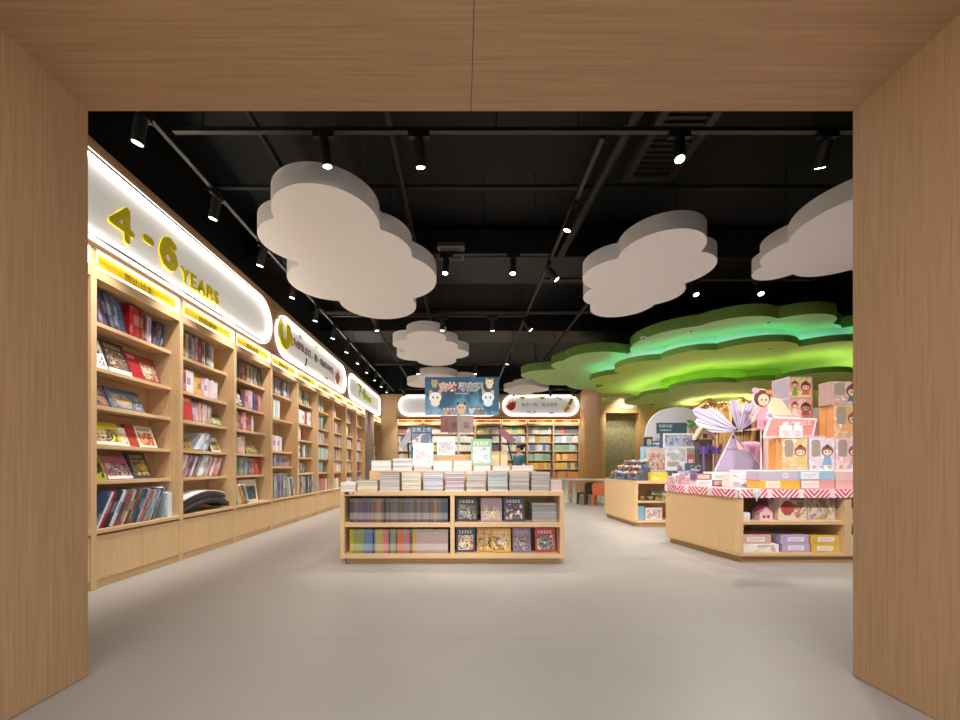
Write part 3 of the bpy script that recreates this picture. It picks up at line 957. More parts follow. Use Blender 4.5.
def spine_row(fr, z, segs, where, group, d0=0.125, name='book', kind='book', hmax=0.3, dmax=0.22, dep_cap=0.24, end=0.93):
    """segs: (mode, n, t, h, colours) - 'u' upright, 'L' tops towards the near end, 'R' tops towards the far end, 'g' gap; returns end u"""
    u = 0.006
    pos = 0
    fixed = sum(g[1] if g[0] == 'g' else (g[3] * math.sin(R(g[5])) if g[0] in 'LR' else 0) for g in segs)
    run = sum(g[1] * g[2] / math.cos(R(g[5]) if len(g) > 5 else 0) for g in segs if g[0] != 'g')
    grow = max(0.3, min(1.55, (end * fr.w - fixed) / run))
    rnd = random.Random(int(z * 1000) + int(fr.o.y * 100))
    for sg in segs:
        if sg[0] == 'g':
            u += sg[1]
            continue
        mode, n, t, h, cols = sg[:5]
        ang = R(sg[5]) if len(sg) > 5 else 0
        if mode == 'L':
            u += h * math.sin(ang)
        for i in range(n):
            tt = t * grow * rnd.uniform(0.85, 1.13)
            hh = min(hmax, h * rnd.uniform(0.94, 1.03))
            dd = rnd.uniform(0.16, dmax)
            c = cols[i % len(cols)] if len(sg) > 6 else rnd.choice(cols)
            step = (tt if ang == 0 else tt / math.cos(ang)) + 0.0012
            if u + step + (hmax * math.sin(ang) + tt * 0.5 if mode == 'R' else 0) > fr.w:
                return u
            pos += 1
            lean = 0 if mode == 'u' else (-ang if mode == 'L' else ang)
            stand(fr, u + (0 if mode != 'L' else 0), d0 + rnd.uniform(0, 0.02), z, tt, min(dd, dep_cap - 0.04), hh, c, rnd.randint(0, 2), name,
                  row_label(pos, kind, c, where), 'book', group, lean)
            u += step
        if mode == 'R':
            u += h * math.sin(ang)
    return u


def cover_mesh(w, h, t, bgc, inks, seed, title=None, band=None):
    """a closed book seen from its front: x width, z height, cover at y=0, spine on the low-x side"""
    b = MB()
    b.box(0, w, 0, 0.0025, 0, h, 0).box(0, w, t - 0.0025, t, 0, h, 0).box(0, 0.003, 0.0025, t - 0.0025, 0, h, 0)
    b.box(0.003, w - 0.003, 0.0025, t - 0.0025, 0.003, h - 0.003, 1)
    m = [mat(bgc, 0.4), PAGES]
    if inks:
        m.append(art(inks, 3.6 / w, seed))
        b.box(w * 0.10, w * 0.90, -0.0006, 0, h * (0.16 if band else 0.09), h * 0.70, 2)
    if title:
        m.append(mat(title, 0.4))
        n = 5
        for i in range(n):
            x0 = w * (0.14 + 0.72 * i / n)
            b.box(x0, x0 + w * 0.105, -0.0012, 0, h * 0.78, h * 0.80, 3).box(x0, x0 + w * 0.105, -0.0012, 0, h * 0.87, h * 0.885, 3)
            b.box(x0 + w * (0.01 + 0.02 * (i % 3)), x0 + w * (0.03 + 0.02 * (i % 3)), -0.0012, 0, h * 0.765, h * 0.905, 3)
            b.box(x0, x0 + w * 0.1, -0.0012, 0, h * 0.83, h * 0.843, 3)
    if band:
        while len(m) < 4:
            m.append(PAGES)
        m.append(mat(band, 0.45))
        b.box(0, w, -0.0012, 0, 0, h * 0.13, 4)
    return b.mesh('picture_book', m)


def face_out(fr, u, z, w, h, t, bgc, inks, seed, label, group, tilt=20, back=0.352, title=None, band=None, yaw=0.0, name='picture_book', d=0.137):
    """a book shown cover outwards, leaning back"""
    a = R(tilt)
    d = min(d, back - h * math.sin(a) - t * math.cos(a) - 0.002)
    o = bpy.data.objects.new(name, cover_mesh(w, h, t, bgc, inks, seed, title, band))
    C.objects.link(o)
    o.location = fr.at(u, d, z + t * math.sin(a) + 0.001)
    o.rotation_euler = (-a, 0, fr.r + yaw)
    return tag(o, label, 'book', group)


def bayframe(k):
    return Frame((XW, 3.255 + BW * k, 0), PI / 2, BW - U)


BAYN = ['the first full bay', 'the second bay', 'the third bay', 'the fourth bay', 'the fifth bay']
SHN = {2.337: 'the top shelf', 2.33: 'the top shelf', 1.937: 'the second shelf down', 1.90: 'the second shelf down', 1.60: 'the third shelf down', 1.33: 'the third shelf down', 1.25: 'the fourth shelf down',
       1.06: 'the fourth shelf down', 0.93: 'the fifth shelf down', 0.51: 'the lowest shelf'}


def W(k, z):
    return SHN[z].replace('the ', '', 1) + ' of ' + BAYN[k].replace('the ', '', 1)


def GR(k, z):
    return 'books on ' + SHN[z] + ' of ' + BAYN[k]


# first full bay
f = bayframe(0)
spine_row(f, 2.337, [('L', 10, 0.034, 0.325, ['#6a5a74', '#5c4a66', '#74688a', '#5c4a66', '#3a2f44', '#6a6f84', '#4c5468', '#7a7f92', '#56617c', '#44506a'], 16, 1), ('g', 0.004), ('u', 3, 0.034, 0.323, REDB),
                     ('u', 3, 0.034, 0.312, ['#7a3028', '#8a4a2c', '#6a2c28'], 0, 1), ('u', 2, 0.026, 0.29, ['#b8acc8', '#a89cbc']), ('g', 0.005),
                     ('R', 6, 0.027, 0.275, ['#6a4a64', '#5c3854', '#48586e', '#32485e', '#3c5068', '#24303e'], 14, 1)], W(0, 2.337), GR(0, 2.337), hmax=0.326, end=0.985)
face_out(f, 0.03, 1.937, 0.23, 0.30, 0.014, '#e4e0da', ['#6a6a6a', '#e4e0da', '#3a3a3a'], 1, 'grey and white picture book beside the dark brown one in first full bay', 'picture books in the first bay', title='#6a6a6a')
face_out(f, 0.27, 1.937, 0.245, 0.325, 0.02, '#3c3230', ['#4a3c36', '#8a6a50', '#5c4438', '#c8b49a'], 2, 'dark brown picture book with a white band, second shelf down of first full bay', 'picture books in the first bay', title='#c8b090', band='#f0ece8')
face_out(f, 0.52, 1.937, 0.12, 0.275, 0.03, '#a01c28', None, 3, 'plain red picture book, second shelf down of first full bay', 'picture books in the first bay', title='#d8b0a8')
face_out(f, 0.645, 1.937, 0.23, 0.28, 0.02, '#8e2c28', ['#a83c30', '#d8c4a0', '#6a2420', '#e8e0d4'], 4, 'red patterned picture book beside the plain red one in first full bay', 'picture books in the first bay')
face_out(f, 0.05, 1.60, 0.22, 0.215, 0.014, '#7a5c54', ['#5c4440', '#a8806c', '#3c3434'], 5, 'brown picture book at the entrance end, third shelf down of first full bay', 'picture books in the first bay', tilt=24)
face_out(f, 0.295, 1.60, 0.37, 0.225, 0.016, '#5a6c84', ['#5a6c84', '#44546c', '#b89858', '#7c8494', '#c8a868'], 6, 'wide blue picture book with gold figures, third shelf down of first full bay', 'picture books in the first bay', tilt=24)
face_out(f, 0.09, 1.25, 0.32, 0.225, 0.014, '#cdbf2c', ['#cdbf2c', '#c8a0a0', '#3a3a3a', '#cdbf2c', '#e4dcd0'], 7, 'yellow picture book with a white foot, fourth shelf down of first full bay', 'picture books in the first bay', tilt=20, band='#efe8de')
face_out(f, 0.415, 1.25, 0.075, 0.19, 0.012, '#ece4d4', ['#d8a830', '#ece4d4', '#c88030'], 8, 'small cream picture book beside the yellow one in first full bay', 'picture books in the first bay')
face_out(f, 0.495, 1.25, 0.105, 0.23, 0.03, '#b03a30', ['#c04a3c', '#a03028'], 9, 'red picture book half behind a cream one, fourth shelf down of first full bay', 'picture books in the first bay')
face_out(f, 0.605, 1.25, 0.22, 0.23, 0.016, '#ede2c8', ['#ede2c8', '#d89a3a', '#b84030', '#ede2c8'], 10, 'cream picture book with dark title, fourth shelf down of first full bay', 'picture books in the first bay', title='#3a2c28')
face_out(f, 0.03, 0.93, 0.22, 0.235, 0.012, '#b0a83c', ['#6a7830', '#2c2c24', '#b0a83c'], 11, 'olive picture book behind a pink one, fifth shelf down of first full bay', 'picture books in the first bay', title='#3c3c20')
face_out(f, 0.26, 0.93, 0.265, 0.235, 0.016, '#b86a80', ['#b86a80', '#c08090', '#3a3034', '#d8c8a8', '#b86a80'], 12, 'wide pink picture book with a white foot, fifth shelf down of first full bay', 'picture books in the first bay', tilt=24, band='#e4dcd4')
face_out(f, 0.535, 0.93, 0.22, 0.275, 0.03, '#3a4450', ['#3a4450', '#46505c', '#c8a040', '#8a6a4a', '#3a4450'], 13, 'dark slate picture book with yellow title, fifth shelf down of first full bay', 'picture books in the first bay', title='#d8c030')
spine_row(f, 0.51, [('R', 22, 0.0215, 0.345, ['#33405a', '#d8dce4', '#a83034', '#2a2a2c', '#3c3c40', '#c4ccd8', '#5a6878', '#b04048', '#70584a', '#c8b890', '#3a4a40', '#a02c30', '#447050', '#30405a',
                                              '#8c98a8', '#c4604a', '#606874', '#d8b860', '#7a8898', '#aab4c0'], 26, 1), ('u', 4, 0.022, 0.27, ['#d9dcd8', '#b8ccd4', '#e4e4e0', '#9fb0b8'])],
          W(0, 0.51), GR(0, 0.51), d0=0.03, name='book', hmax=0.36, dmax=0.24, dep_cap=0.3)
# second bay
f = bayframe(1)
spine_row(f, 2.337, [('u', 14, 0.040, 0.30, ['#8c7c80', '#6e6a72', '#8a98b0', '#7a5c58', '#c8b078', '#5a6270', '#a8a4a8', '#b88898', '#98485c', '#8a6a50', '#c8b488', '#56606c', '#8a98a4', '#d8cca0'], 0, 1)],
          W(1, 2.337), GR(1, 2.337), hmax=0.325, end=0.76)
spine_row(f, 1.937, [('u', 6, 0.042, 0.27, ['#e4ddd6', '#e6e2dc', '#9aa69a', '#a04858', '#e8e0e0', '#ecdce4'], 0, 1), ('u', 2, 0.045, 0.23, ['#5a6674', '#d8a850']), ('u', 7, 0.036, 0.24, ['#dcc4d0', '#e8d8e0', '#c8a8b8', '#e0ccd8'])],
          W(1, 1.937), GR(1, 1.937), end=0.85)
face_out(f, 0.165, 1.60, 0.155, 0.285, 0.03, '#bf4038', None, 14, 'plain red box book with a white title standing proud in the second bay', 'picture books in the second bay', tilt=6, d=0.11, title='#f0e0d8')
spine_row(f, 1.60, [('g', 0.34), ('u', 10, 0.037, 0.245, ['#a8b0bc', '#8c98b0', '#c07868', '#98a8b8', '#b8a8a0', '#c89088', '#c05c50', '#b89c98', '#c8aaa8', '#a88c98'])], W(1, 1.60), GR(1, 1.60), d0=0.125, end=0.72)
face_out(f, 0.71, 1.60, 0.23, 0.17, 0.014, '#6a6850', ['#6a6850', '#a8b84c', '#d0c8a8', '#4a4838'], 15, 'rounded olive picture book at the far end, third shelf down of second bay', 'picture books in the second bay', tilt=26)
spine_row(f, 1.25, [('u', 2, 0.022, 0.26, ['#c8c0b4', '#dcd4c4']), ('g', 0.345), ('R', 4, 0.026, 0.235, ['#c8d0dc', '#aab4c4', '#d8dce4', '#8c98a8'], 24, 1)], W(1, 1.25), GR(1, 1.25))
face_out(f, 0.09, 1.25, 0.25, 0.205, 0.02, '#a8823c', ['#6a5030', '#8c6c4c', '#4c3c30'], 16, 'wide tan picture book at the entrance end, fourth shelf down of second bay', 'picture books in the second bay', tilt=16)
face_out(f, 0.715, 1.25, 0.17, 0.20, 0.014, '#e0d8cc', ['#e0d8cc', '#5a6c4c', '#c89858'], 17, 'white picture book with green pictures, fourth shelf down of second bay', 'picture books in the second bay')
spine_row(f, 0.93, [('R', 17, 0.027, 0.28, ['#e8e0d8', '#d8b080', '#e4dce0', '#a8788c', '#c89cac', '#8c6c84', '#e0dce4', '#a0586c', '#8090a4', '#d0e0c4', '#e6e4e0', '#9a9aa0', '#dcb8c4', '#c07080', '#e4dcdc', '#c88088', '#d8a0a4'], 27, 1)],
          W(1, 0.93), GR(1, 0.93), name='book')
# a sagging heap of magazines on the lowest shelf
MAGC = ['#2e2e32', '#46464a', '#3a3438', '#5c5c60', '#2a3034', '#6a6a6c', '#3c3c40', '#504448', '#28282c', '#707074', '#8a3a3c', '#e6e2de']
for i in range(12):
    b = MB()
    ns, tk = 14, 0.0115
    xa, xb = 0.03 + random.uniform(0, 0.05), 0.93 - random.uniform(0, 0.06) - 0.012 * i
    top, botm = [], []
    for j in range(ns + 1):
        x = xa + (xb - xa) * j / ns
        zz = 0.10 * math.sin(PI * x / 0.96)
        top.append((x, zz + tk))
        botm.append((x, zz))
    b.prism(botm + top[::-1], 0.0, 0.24, 'y', 0)
    o = b.build('magazine', mat(MAGC[i], 0.35))
    o.location = f.at(0, 0.02 + random.uniform(0, 0.03), 0.512 - 0.009 + i * 0.0135)
    o.rotation_euler = (0, 0, f.r)
    tag(o, '%s magazine, %s from the bottom of the sagging heap in the second bay' % (colour_name(MAGC[i]), nth(i + 1)), 'magazine', 'sagging heap of magazines in the second bay')
# third bay
f = bayframe(2)
spine_row(f, 2.337, [('u', 15, 0.043, 0.29, ['#6a4a4c', '#3c4458', '#34405c', '#4c4a54', '#44705c', '#8c4a48', '#a05c58', '#6a5c58', '#c8a858', '#7a7474', '#b8b0ac', '#8c8888', '#9a9490', '#48484c', '#6a6660'], 0, 1)],
          W(2, 2.337), GR(2, 2.337))
face_out(f, 0.02, 1.937, 0.40, 0.285, 0.025, '#4c3c40', ['#4c3c40', '#e8e4e0', '#6a5a60', '#d8d0cc'], 18, 'wide dark picture book with white figures, second shelf down of third bay', 'picture books in the third bay', tilt=14)
spine_row(f, 1.937, [('g', 0.44), ('u', 3, 0.045, 0.29, ['#c8a0b0', '#b89098', '#d0b0bc']), ('u', 4, 0.036, 0.26, ['#5c4a7c', '#4c5c8c', '#b84c54', '#d8a4ac'], 0, 1)], W(2, 1.937), GR(2, 1.937))
spine_row(f, 1.60, [('u', 10, 0.044, 0.265, ['#a86c64', '#b88478', '#8c7c84', '#b0605c', '#c89c94', '#985450', '#d8c8c4'])], W(2, 1.60), GR(2, 1.60), end=0.7)
spine_row(f, 1.25, [('u', 6, 0.05, 0.25, ['#b8a094', '#a88c84', '#c8a89c', '#b09490'])], W(2, 1.25), GR(2, 1.25), end=0.47)
face_out(f, 0.50, 1.25, 0.32, 0.20, 0.03, '#a08454', ['#a08454', '#c8b078', '#6c5c44', '#d8cca8'], 19, 'tan picture book leaning beside brown spines, fourth shelf down of third bay', 'picture books in the third bay')
spine_row(f, 0.93, [('u', 6, 0.040, 0.26, ['#4c5c54', '#8c9c8c', '#6c8478', '#a0a8a0']), ('u', 4, 0.042, 0.265, ['#3c3c48', '#8c8c98', '#44587c', '#6c6c74']), ('u', 5, 0.038, 0.255, ['#b04034', '#c05440', '#a83c34', '#b8685c'])],
          W(2, 0.93), GR(2, 0.93))
u0 = spine_row(f, 0.51, [('L', 5, 0.032, 0.30, ['#b8bcc0', '#d8b45c', '#c8882c', '#5a5c58', '#a0a4a8'], 22, 1)], W(2, 0.51), GR(2, 0.51), d0=0.03, dmax=0.14, dep_cap=0.15, end=0.6)
face_out(f, 0.36, 0.51, 0.46, 0.34, 0.05, '#e4dccc', ['#34464c', '#4c6468', '#283438', '#8c9c98'], 20, 'large white framed book with a dark teal picture on the lowest shelf of third bay', 'picture books in the third bay', tilt=8)
# fourth bay
f = bayframe(3)
spine_row(f, 2.33, [('u', 11, 0.050, 0.285, ['#5c4c54', '#44404c', '#9c8c94', '#a898a0', '#948890', '#a4948c', '#8c8084', '#544c54', '#c8c0bc', '#4c5c68', '#8ca0ac'], 0, 1)], W(3, 2.33), GR(3, 2.33))
spine_row(f, 1.90, [('u', 7, 0.050, 0.33, ['#b4c4b0', '#c8d4c0', '#dce0d4', '#8c9c6c', '#e8e8e0', '#c0d0c8', '#d8dcd8'], 0, 1)], W(3, 1.90), GR(3, 1.90), hmax=0.36)
spine_row(f, 1.33, [('u', 2, 0.04, 0.36, ['#e8e8e4', '#78946c'], 0, 1), ('g', 0.05), ('u', 5, 0.055, 0.28, ['#e4ccd4', '#dcc0cc', '#ecdce0', '#c8788c'])], W(3, 1.33), GR(3, 1.33), hmax=0.4)
spine_row(f, 1.06, [('u', 16, 0.042, 0.215, ['#8c7c84', '#b08478', '#6c84a0', '#c8a094', '#98a8b4', '#5c5c68', '#c87c70', '#a8b4c0'])], W(3, 1.06), GR(3, 1.06))
spine_row(f, 0.51, [('u', 11, 0.044, 0.42, ['#a8b08c', '#8c9470', '#9c9ca8', '#b0a4b0', '#84748c', '#b8b4a8', '#6c6c5c'], 0), ('g', 0.03), ('L', 4, 0.04, 0.34, ['#e0dcd4', '#5c6068', '#4c5c6c', '#c8c4c0'], 14, 1)],
          W(3, 0.51), GR(3, 0.51), d0=0.03, hmax=0.45, dep_cap=0.3)
# fifth bay
f = bayframe(4)
spine_row(f, 2.337, [('u', 12, 0.046, 0.29, ['#9c9ca0', '#7c8490', '#4c5460', '#b0a894', '#c8b85c', '#d8c890', '#6c6c58'], 0)], W(4, 2.337), GR(4, 2.337))
spine_row(f, 1.937, [('u', 13, 0.044, 0.28, ['#e8e4dc', '#ecd8d8', '#e8e8e0', '#dcd8c8', '#c0605c', '#f0ece8'], 0)], W(4, 1.937), GR(4, 1.937))
spine_row(f, 1.60, [('u', 5, 0.05, 0.26, ['#8c9498', '#5c6468', '#c8ccd0', '#e0dcd8'], 0)], W(4, 1.60), GR(4, 1.60), end=0.5)
spine_row(f, 1.25, [('u', 9, 0.05, 0.26, ['#e8e4e0', '#6c747c', '#d4d0c8', '#a8a49c', '#404850'], 0)], W(4, 1.25), GR(4, 1.25))
spine_row(f, 0.93, [('L', 7, 0.04, 0.22, ['#8c8478', '#5c6054', '#a89c88', '#c8bca4'], 40)], W(4, 0.93), GR(4, 0.93))
spine_row(f, 0.51, [('u', 13, 0.042, 0.36, ['#d0a4a4', '#e0dcd8', '#7c746c', '#4c5450', '#a8b0a0', '#8c949c', '#d8d4cc'], 0)], W(4, 0.51), GR(4, 0.51), d0=0.03, hmax=0.38, dep_cap=0.3)

# everything further off: one mass of shelved books
far = MB()
FARM = ['#b8503c', '#e0d8cc', '#c8b878', '#5c6c84', '#8c3c44', '#a8b49c', '#d8a8ac', '#4c4c58', '#e8c040', '#6c9c74', '#a0c8b0', '#4470a0', '#7c5c94', '#e8e4dc', '#c8c4c0', '#8ca8c0', '#d88c3c']
rnd = random.Random(5)


def fbox(fr, u, d, z, t, dep, h, mi):
    p = [fr.at(a, b_, c_) for c_ in (z, z + h) for b_ in (d, d + dep) for a in (u, u + t)]
    far.add(p, [(0, 2, 3, 1), (4, 5, 7, 6), (0, 1, 5, 4), (2, 6, 7, 3), (0, 4, 6, 2), (1, 3, 7, 5)], mi)


for k in list(range(5, 9)) + [20]:
    fr = bayframe(k) if k < 20 else Frame((XW, 13.60, 0), PI / 2, 1.14)
    for z in ZS:
        u, end = 0.01, rnd.uniform(0.45, 0.9) * fr.w
        pal = rnd.sample(range(len(FARM)), 4)
        while u < end:
            t_ = rnd.uniform(0.03, 0.055)
            fbox(fr, u, 0.125 if z > 0.6 else 0.04, z + 0.001, t_, 0.19, rnd.uniform(0.22, 0.272), rnd.choice(pal))
            u += t_ + 0.001
BACKROWS = [  # per bay, per shelf from the top: lists of ink numbers
    [[4, 2, 1], [13, 14, 7], [1, 14], [8, 13], [11, 4], [12, 5]], [[2, 13, 14], [1, 13], [8, 2], [13, 5], [8, 0], [3, 9]],
    [[13, 15], [14, 1], [13], [16, 8], [4, 2], [9, 3]], [[13, 2], [1, 13], [7, 4], [13, 6], [16, 8], [5, 10]],
    [[9, 5, 8, 2], [15, 14, 13], [13, 10], [5, 1], [6, 16], [8, 12]], [[9, 5, 13, 7], [15, 5, 13], [15, 14], [10, 15], [9, 5], [0, 4]],
    [[3, 11, 15, 7, 0], [3, 11, 13, 15], [9, 10], [12, 0, 16, 8], [11, 8, 8], [0, 16]]]
BACKROWS[5] = [[2, 13, 5, 13], [8, 13, 16, 10, 13], [13, 6, 12, 11], [9, 10, 5], [8, 16], [0, 4]]
for i, x0 in enumerate(XB):
    fr = Frame((x0, YB, 0), 0, 1.017 - U)
    for j, z in enumerate(ZB[::-1]):
        cols = BACKROWS[i][j]
        u = 0.01
        run = 0
        mi = cols[0]
        while u < 0.90:
            t_ = rnd.uniform(0.03, 0.05)
            if run <= 0:
                mi = rnd.choice(cols)
                run = rnd.randint(2, 6)
            run -= 1
            fbox(fr, u, 0.125 if z > 0.7 else 0.04, z + 0.001, t_, 0.19, rnd.uniform(0.22, 0.27), mi)
            u += t_ + 0.001
o = far.build('shelved_books', [mat(mixhex(c, '#ffffff', 0.22), 0.5) for c in FARM])
tag(o, 'rows of small books filling the far left bays and the rear bookcases', 'books', None, 'stuff')

# ------------------------------------------------------------------ the display table in the middle


def px(x, Y):
    return (x - 461) / 380 * Y


TX0, TX1, TY0, TY1, TZ = -1.305, 1.117, 4.10, 5.42, 0.79
tab = thing('display_table', 'low oak display table with open shelves standing in the middle of the floor', 'display table', (-0.09, 4.75, 0))
MB().box(TX0, TX1, TY0, TY1, TZ - 0.052, TZ).build('table_top', OAKX, parent=tab, bevel=0.004)
MB().box(TX0, TX1, TY0, TY1, 0.062, 0.108).build('bottom_board', OAKX, parent=tab, bevel=0.003)
for x0, x1 in ((TX0, TX0 + 0.048), (TX1 - 0.048, TX1)):
    MB().box(x0, x1, TY0 + 0.001, TY1 - 0.001, 0.109, TZ - 0.053).build('side_panel', OAK, parent=tab)
MB().box(-0.115, -0.07, TY0 + 0.002, TY1 - 0.002, 0.109, TZ - 0.053).build('divider', OAK, parent=tab)
for x0, x1 in ((TX0 + 0.049, -0.116), (-0.069, TX1 - 0.049)):
    MB().box(x0, x1, TY0 + 0.004, 4.72, 0.40, 0.446).build('shelf', OAKX, parent=tab, bevel=0.003)
MB().box(TX0 + 0.049, TX1 - 0.049, 4.725, 4.745, 0.109, TZ - 0.053).build('back_panel', OAKX, parent=tab)
MB().box(TX0 + 0.06, TX1 - 0.06, TY0 + 0.05, TY1 - 0.05, 0.0, 0.061).build('plinth', wood('x', '#b08a5c', '#a07a4d'), parent=tab)
lh = MB().box(-1.255, -1.155, TY0 - 0.004, TY0, 0.755, 0.78).build('label_holder', mat('#2a2826', 0.4), parent=tab)
MB().box(-1.205, -1.165, TY0 - 0.0055, TY0 - 0.004, 0.759, 0.776).build('paper', mat('#d8d4cc'), parent=lh)
ftab = Frame((0, TY0, 0), 0, 10)


def comics(u0, u1, z, h, cols, where, step=0.0178, gaps=()):
    u, i = u0, 0
    rnd = random.Random(int(z * 100))
    while u + step < u1:
        c = cols(u) if callable(cols) else cols[i % len(cols)]
        i += 1
        t_ = step * rnd.uniform(0.9, 1.08)
        hh = h * rnd.uniform(0.985, 1.0)
        stand(ftab, u, 0.04 + rnd.uniform(0, 0.006), z, t_, 0.17, hh, c, 1, 'comic_book',
              '%s comic spine, %s from the end panel on %s' % (colour_name(c), nth(i), where), 'comic', 'comics on ' + where)
        u += t_ + 0.0006
    return u


DK = ['#54463e', '#4a3e3a', '#5c5048', '#463a40', '#604c58', '#544a58', '#3e3a3c', '#6a5440', '#4c4640']
comics(-1.215, -0.13, 0.447, 0.262, lambda u: '#1a1818' if -0.855 < u < -0.835 else ('#8a6430' if -0.92 < u < -0.88 or -0.31 < u < -0.28 else (random.choice(['#5a4258', '#644a60']) if -1.12 < u < -1.0 else
       ('#33424e' if u > -0.2 else random.choice(DK)))), 'the upper left table shelf', 0.0185)
LOWC = [(-1.19, '#a89428'), (-1.16, '#8c8430'), (-1.07, '#7c8448'), (-0.98, '#54708c'), (-0.955, '#2c2428'), (-0.93, '#6a7c94'), (-0.85, '#a49240'), (-0.795, '#b4606c'), (-0.785, '#403840'), (-0.72, '#74805c'),
        (-0.70, '#4c3c48'), (-0.63, '#b06038'), (-0.61, '#6c7480'), (-0.575, '#b4565c'), (-0.545, '#3c5038'), (-0.49, '#b8822c'), (0, '#a48c84')]
comics(-1.215, -0.13, 0.109, 0.262, lambda u: next(c for lim, c in LOWC if u < lim), 'the lower left table shelf', 0.0185)
INKS = [['#3c4450', '#8a9ca0', '#2c2c30', '#c8b090', '#4c6470'], ['#c8b0b0', '#a89068', '#d8c8a0', '#8c6c74', '#b0a0a8'], ['#c8702c', '#e0d8c8', '#5c3024', '#34465c', '#b86040'],
        ['#d8b060', '#b0603c', '#ecdcc0', '#5c4434'], ['#b0883c', '#3c3030', '#d8b060', '#e0d4c0', '#6c4438'], ['#c8bcc8', '#a4948c', '#5c4c48', '#b8a4b4'], ['#d8ccb8', '#8c8478', '#4c4440', '#e4dccc']]


def comic_face(x0, x1, z, h, bgc, ink, seed, label, dy=0.10, title='#e8e4dc'):
    face_out(ftab, x0, z, x1 - x0, h, 0.014, bgc, INKS[ink], seed, label, 'comics shown face out on the display table', tilt=10, d=dy, title=title, name='comic_book')
    MB


comic_face(px(456.5, 4.2), px(477.5, 4.2), 0.447, 0.262, '#2a2628', 0, 31, 'black comic face out at the divider end of the upper table shelf')
comic_face(px(481, 4.2), px(502, 4.2), 0.447, 0.255, '#a88c9c', 1, 32, 'mauve comic face out in the middle of the upper table shelf', title='#c87878')
comic_face(px(504, 4.2), px(524.5, 4.2), 0.447, 0.265, '#2c3c54', 2, 33, 'navy comic with an orange picture face out on the upper table shelf')
comic_face(px(456.5, 4.2), px(475, 4.2), 0.109, 0.262, '#2c3e58', 3, 34, 'navy comic with a gold picture face out on the lower table shelf')
comic_face(px(477, 4.23), px(492, 4.23), 0.109, 0.258, '#c8901c', 4, 35, 'yellow comic at the back of three overlapping on the lower table shelf', dy=0.145)
comic_face(px(484, 4.21), px(500, 4.21), 0.109, 0.258, '#d09a20', 4, 36, 'yellow comic in the middle of three overlapping on the lower table shelf', dy=0.118)
comic_face(px(491.5, 4.19), px(511, 4.19), 0.109, 0.258, '#d49c1c', 4, 37, 'yellow comic at the front of three overlapping on the lower table shelf', dy=0.092)
comic_face(px(513, 4.2), px(531, 4.2), 0.109, 0.258, '#84708c', 5, 38, 'purple comic face out on the lower table shelf', title='#d8a8b0')
comic_face(px(535.5, 4.2), px(556, 4.2), 0.109, 0.262, '#b4342c', 6, 39, 'red comic face out at the end of the lower table shelf')


flat_mesh = {}


def flat_book(c, edge):
    k = (c, edge)
    if k not in flat_mesh:
        b = MB()
        b.box(0, 1, 0, 1, 0, 0.1, 0).box(0, 1, 0, 1, 0.9, 1, 0)
        b.box(0.015, 0.985, 0.02, 0.985, 0.1, 0.9, 1)
        flat_mesh[k] = b.mesh('paperback', [mat(c, 0.4), mat(edge, 0.75)], fix=False)
    return flat_mesh[k]


def pile(x0, x1, y, z, dep, spec, where, group, name='paperback', t=0.0225):
    rnd = random.Random(int(x0 * 977 + z * 31 + 500))
    for i, (c, e) in enumerate(spec):
        o = bpy.data.objects.new(name, flat_book(c, e))
        C.objects.link(o)
        tt = t * rnd.uniform(0.9, 1.06)
        j = 0.006
        o.location = (x0 + rnd.uniform(0, j), y + rnd.uniform(0, 2 * j), z + 0.0006)
        o.scale = (x1 - x0 - j, dep, tt)
        o.rotation_euler = (0, 0, R(rnd.uniform(-0.7, 0.7)))
        tag(o, '%s %s, %s up in %s' % (colour_name(c), name, nth(i + 1), where), 'book', group)
        z += tt + 0.0008
    return z


def sp_(cols, n, edges=('#d8d0c8', '#c4b8b0', '#e4ded6')):
    return [(cols[i % len(cols)], edges[i % len(edges)]) for i in range(n)]


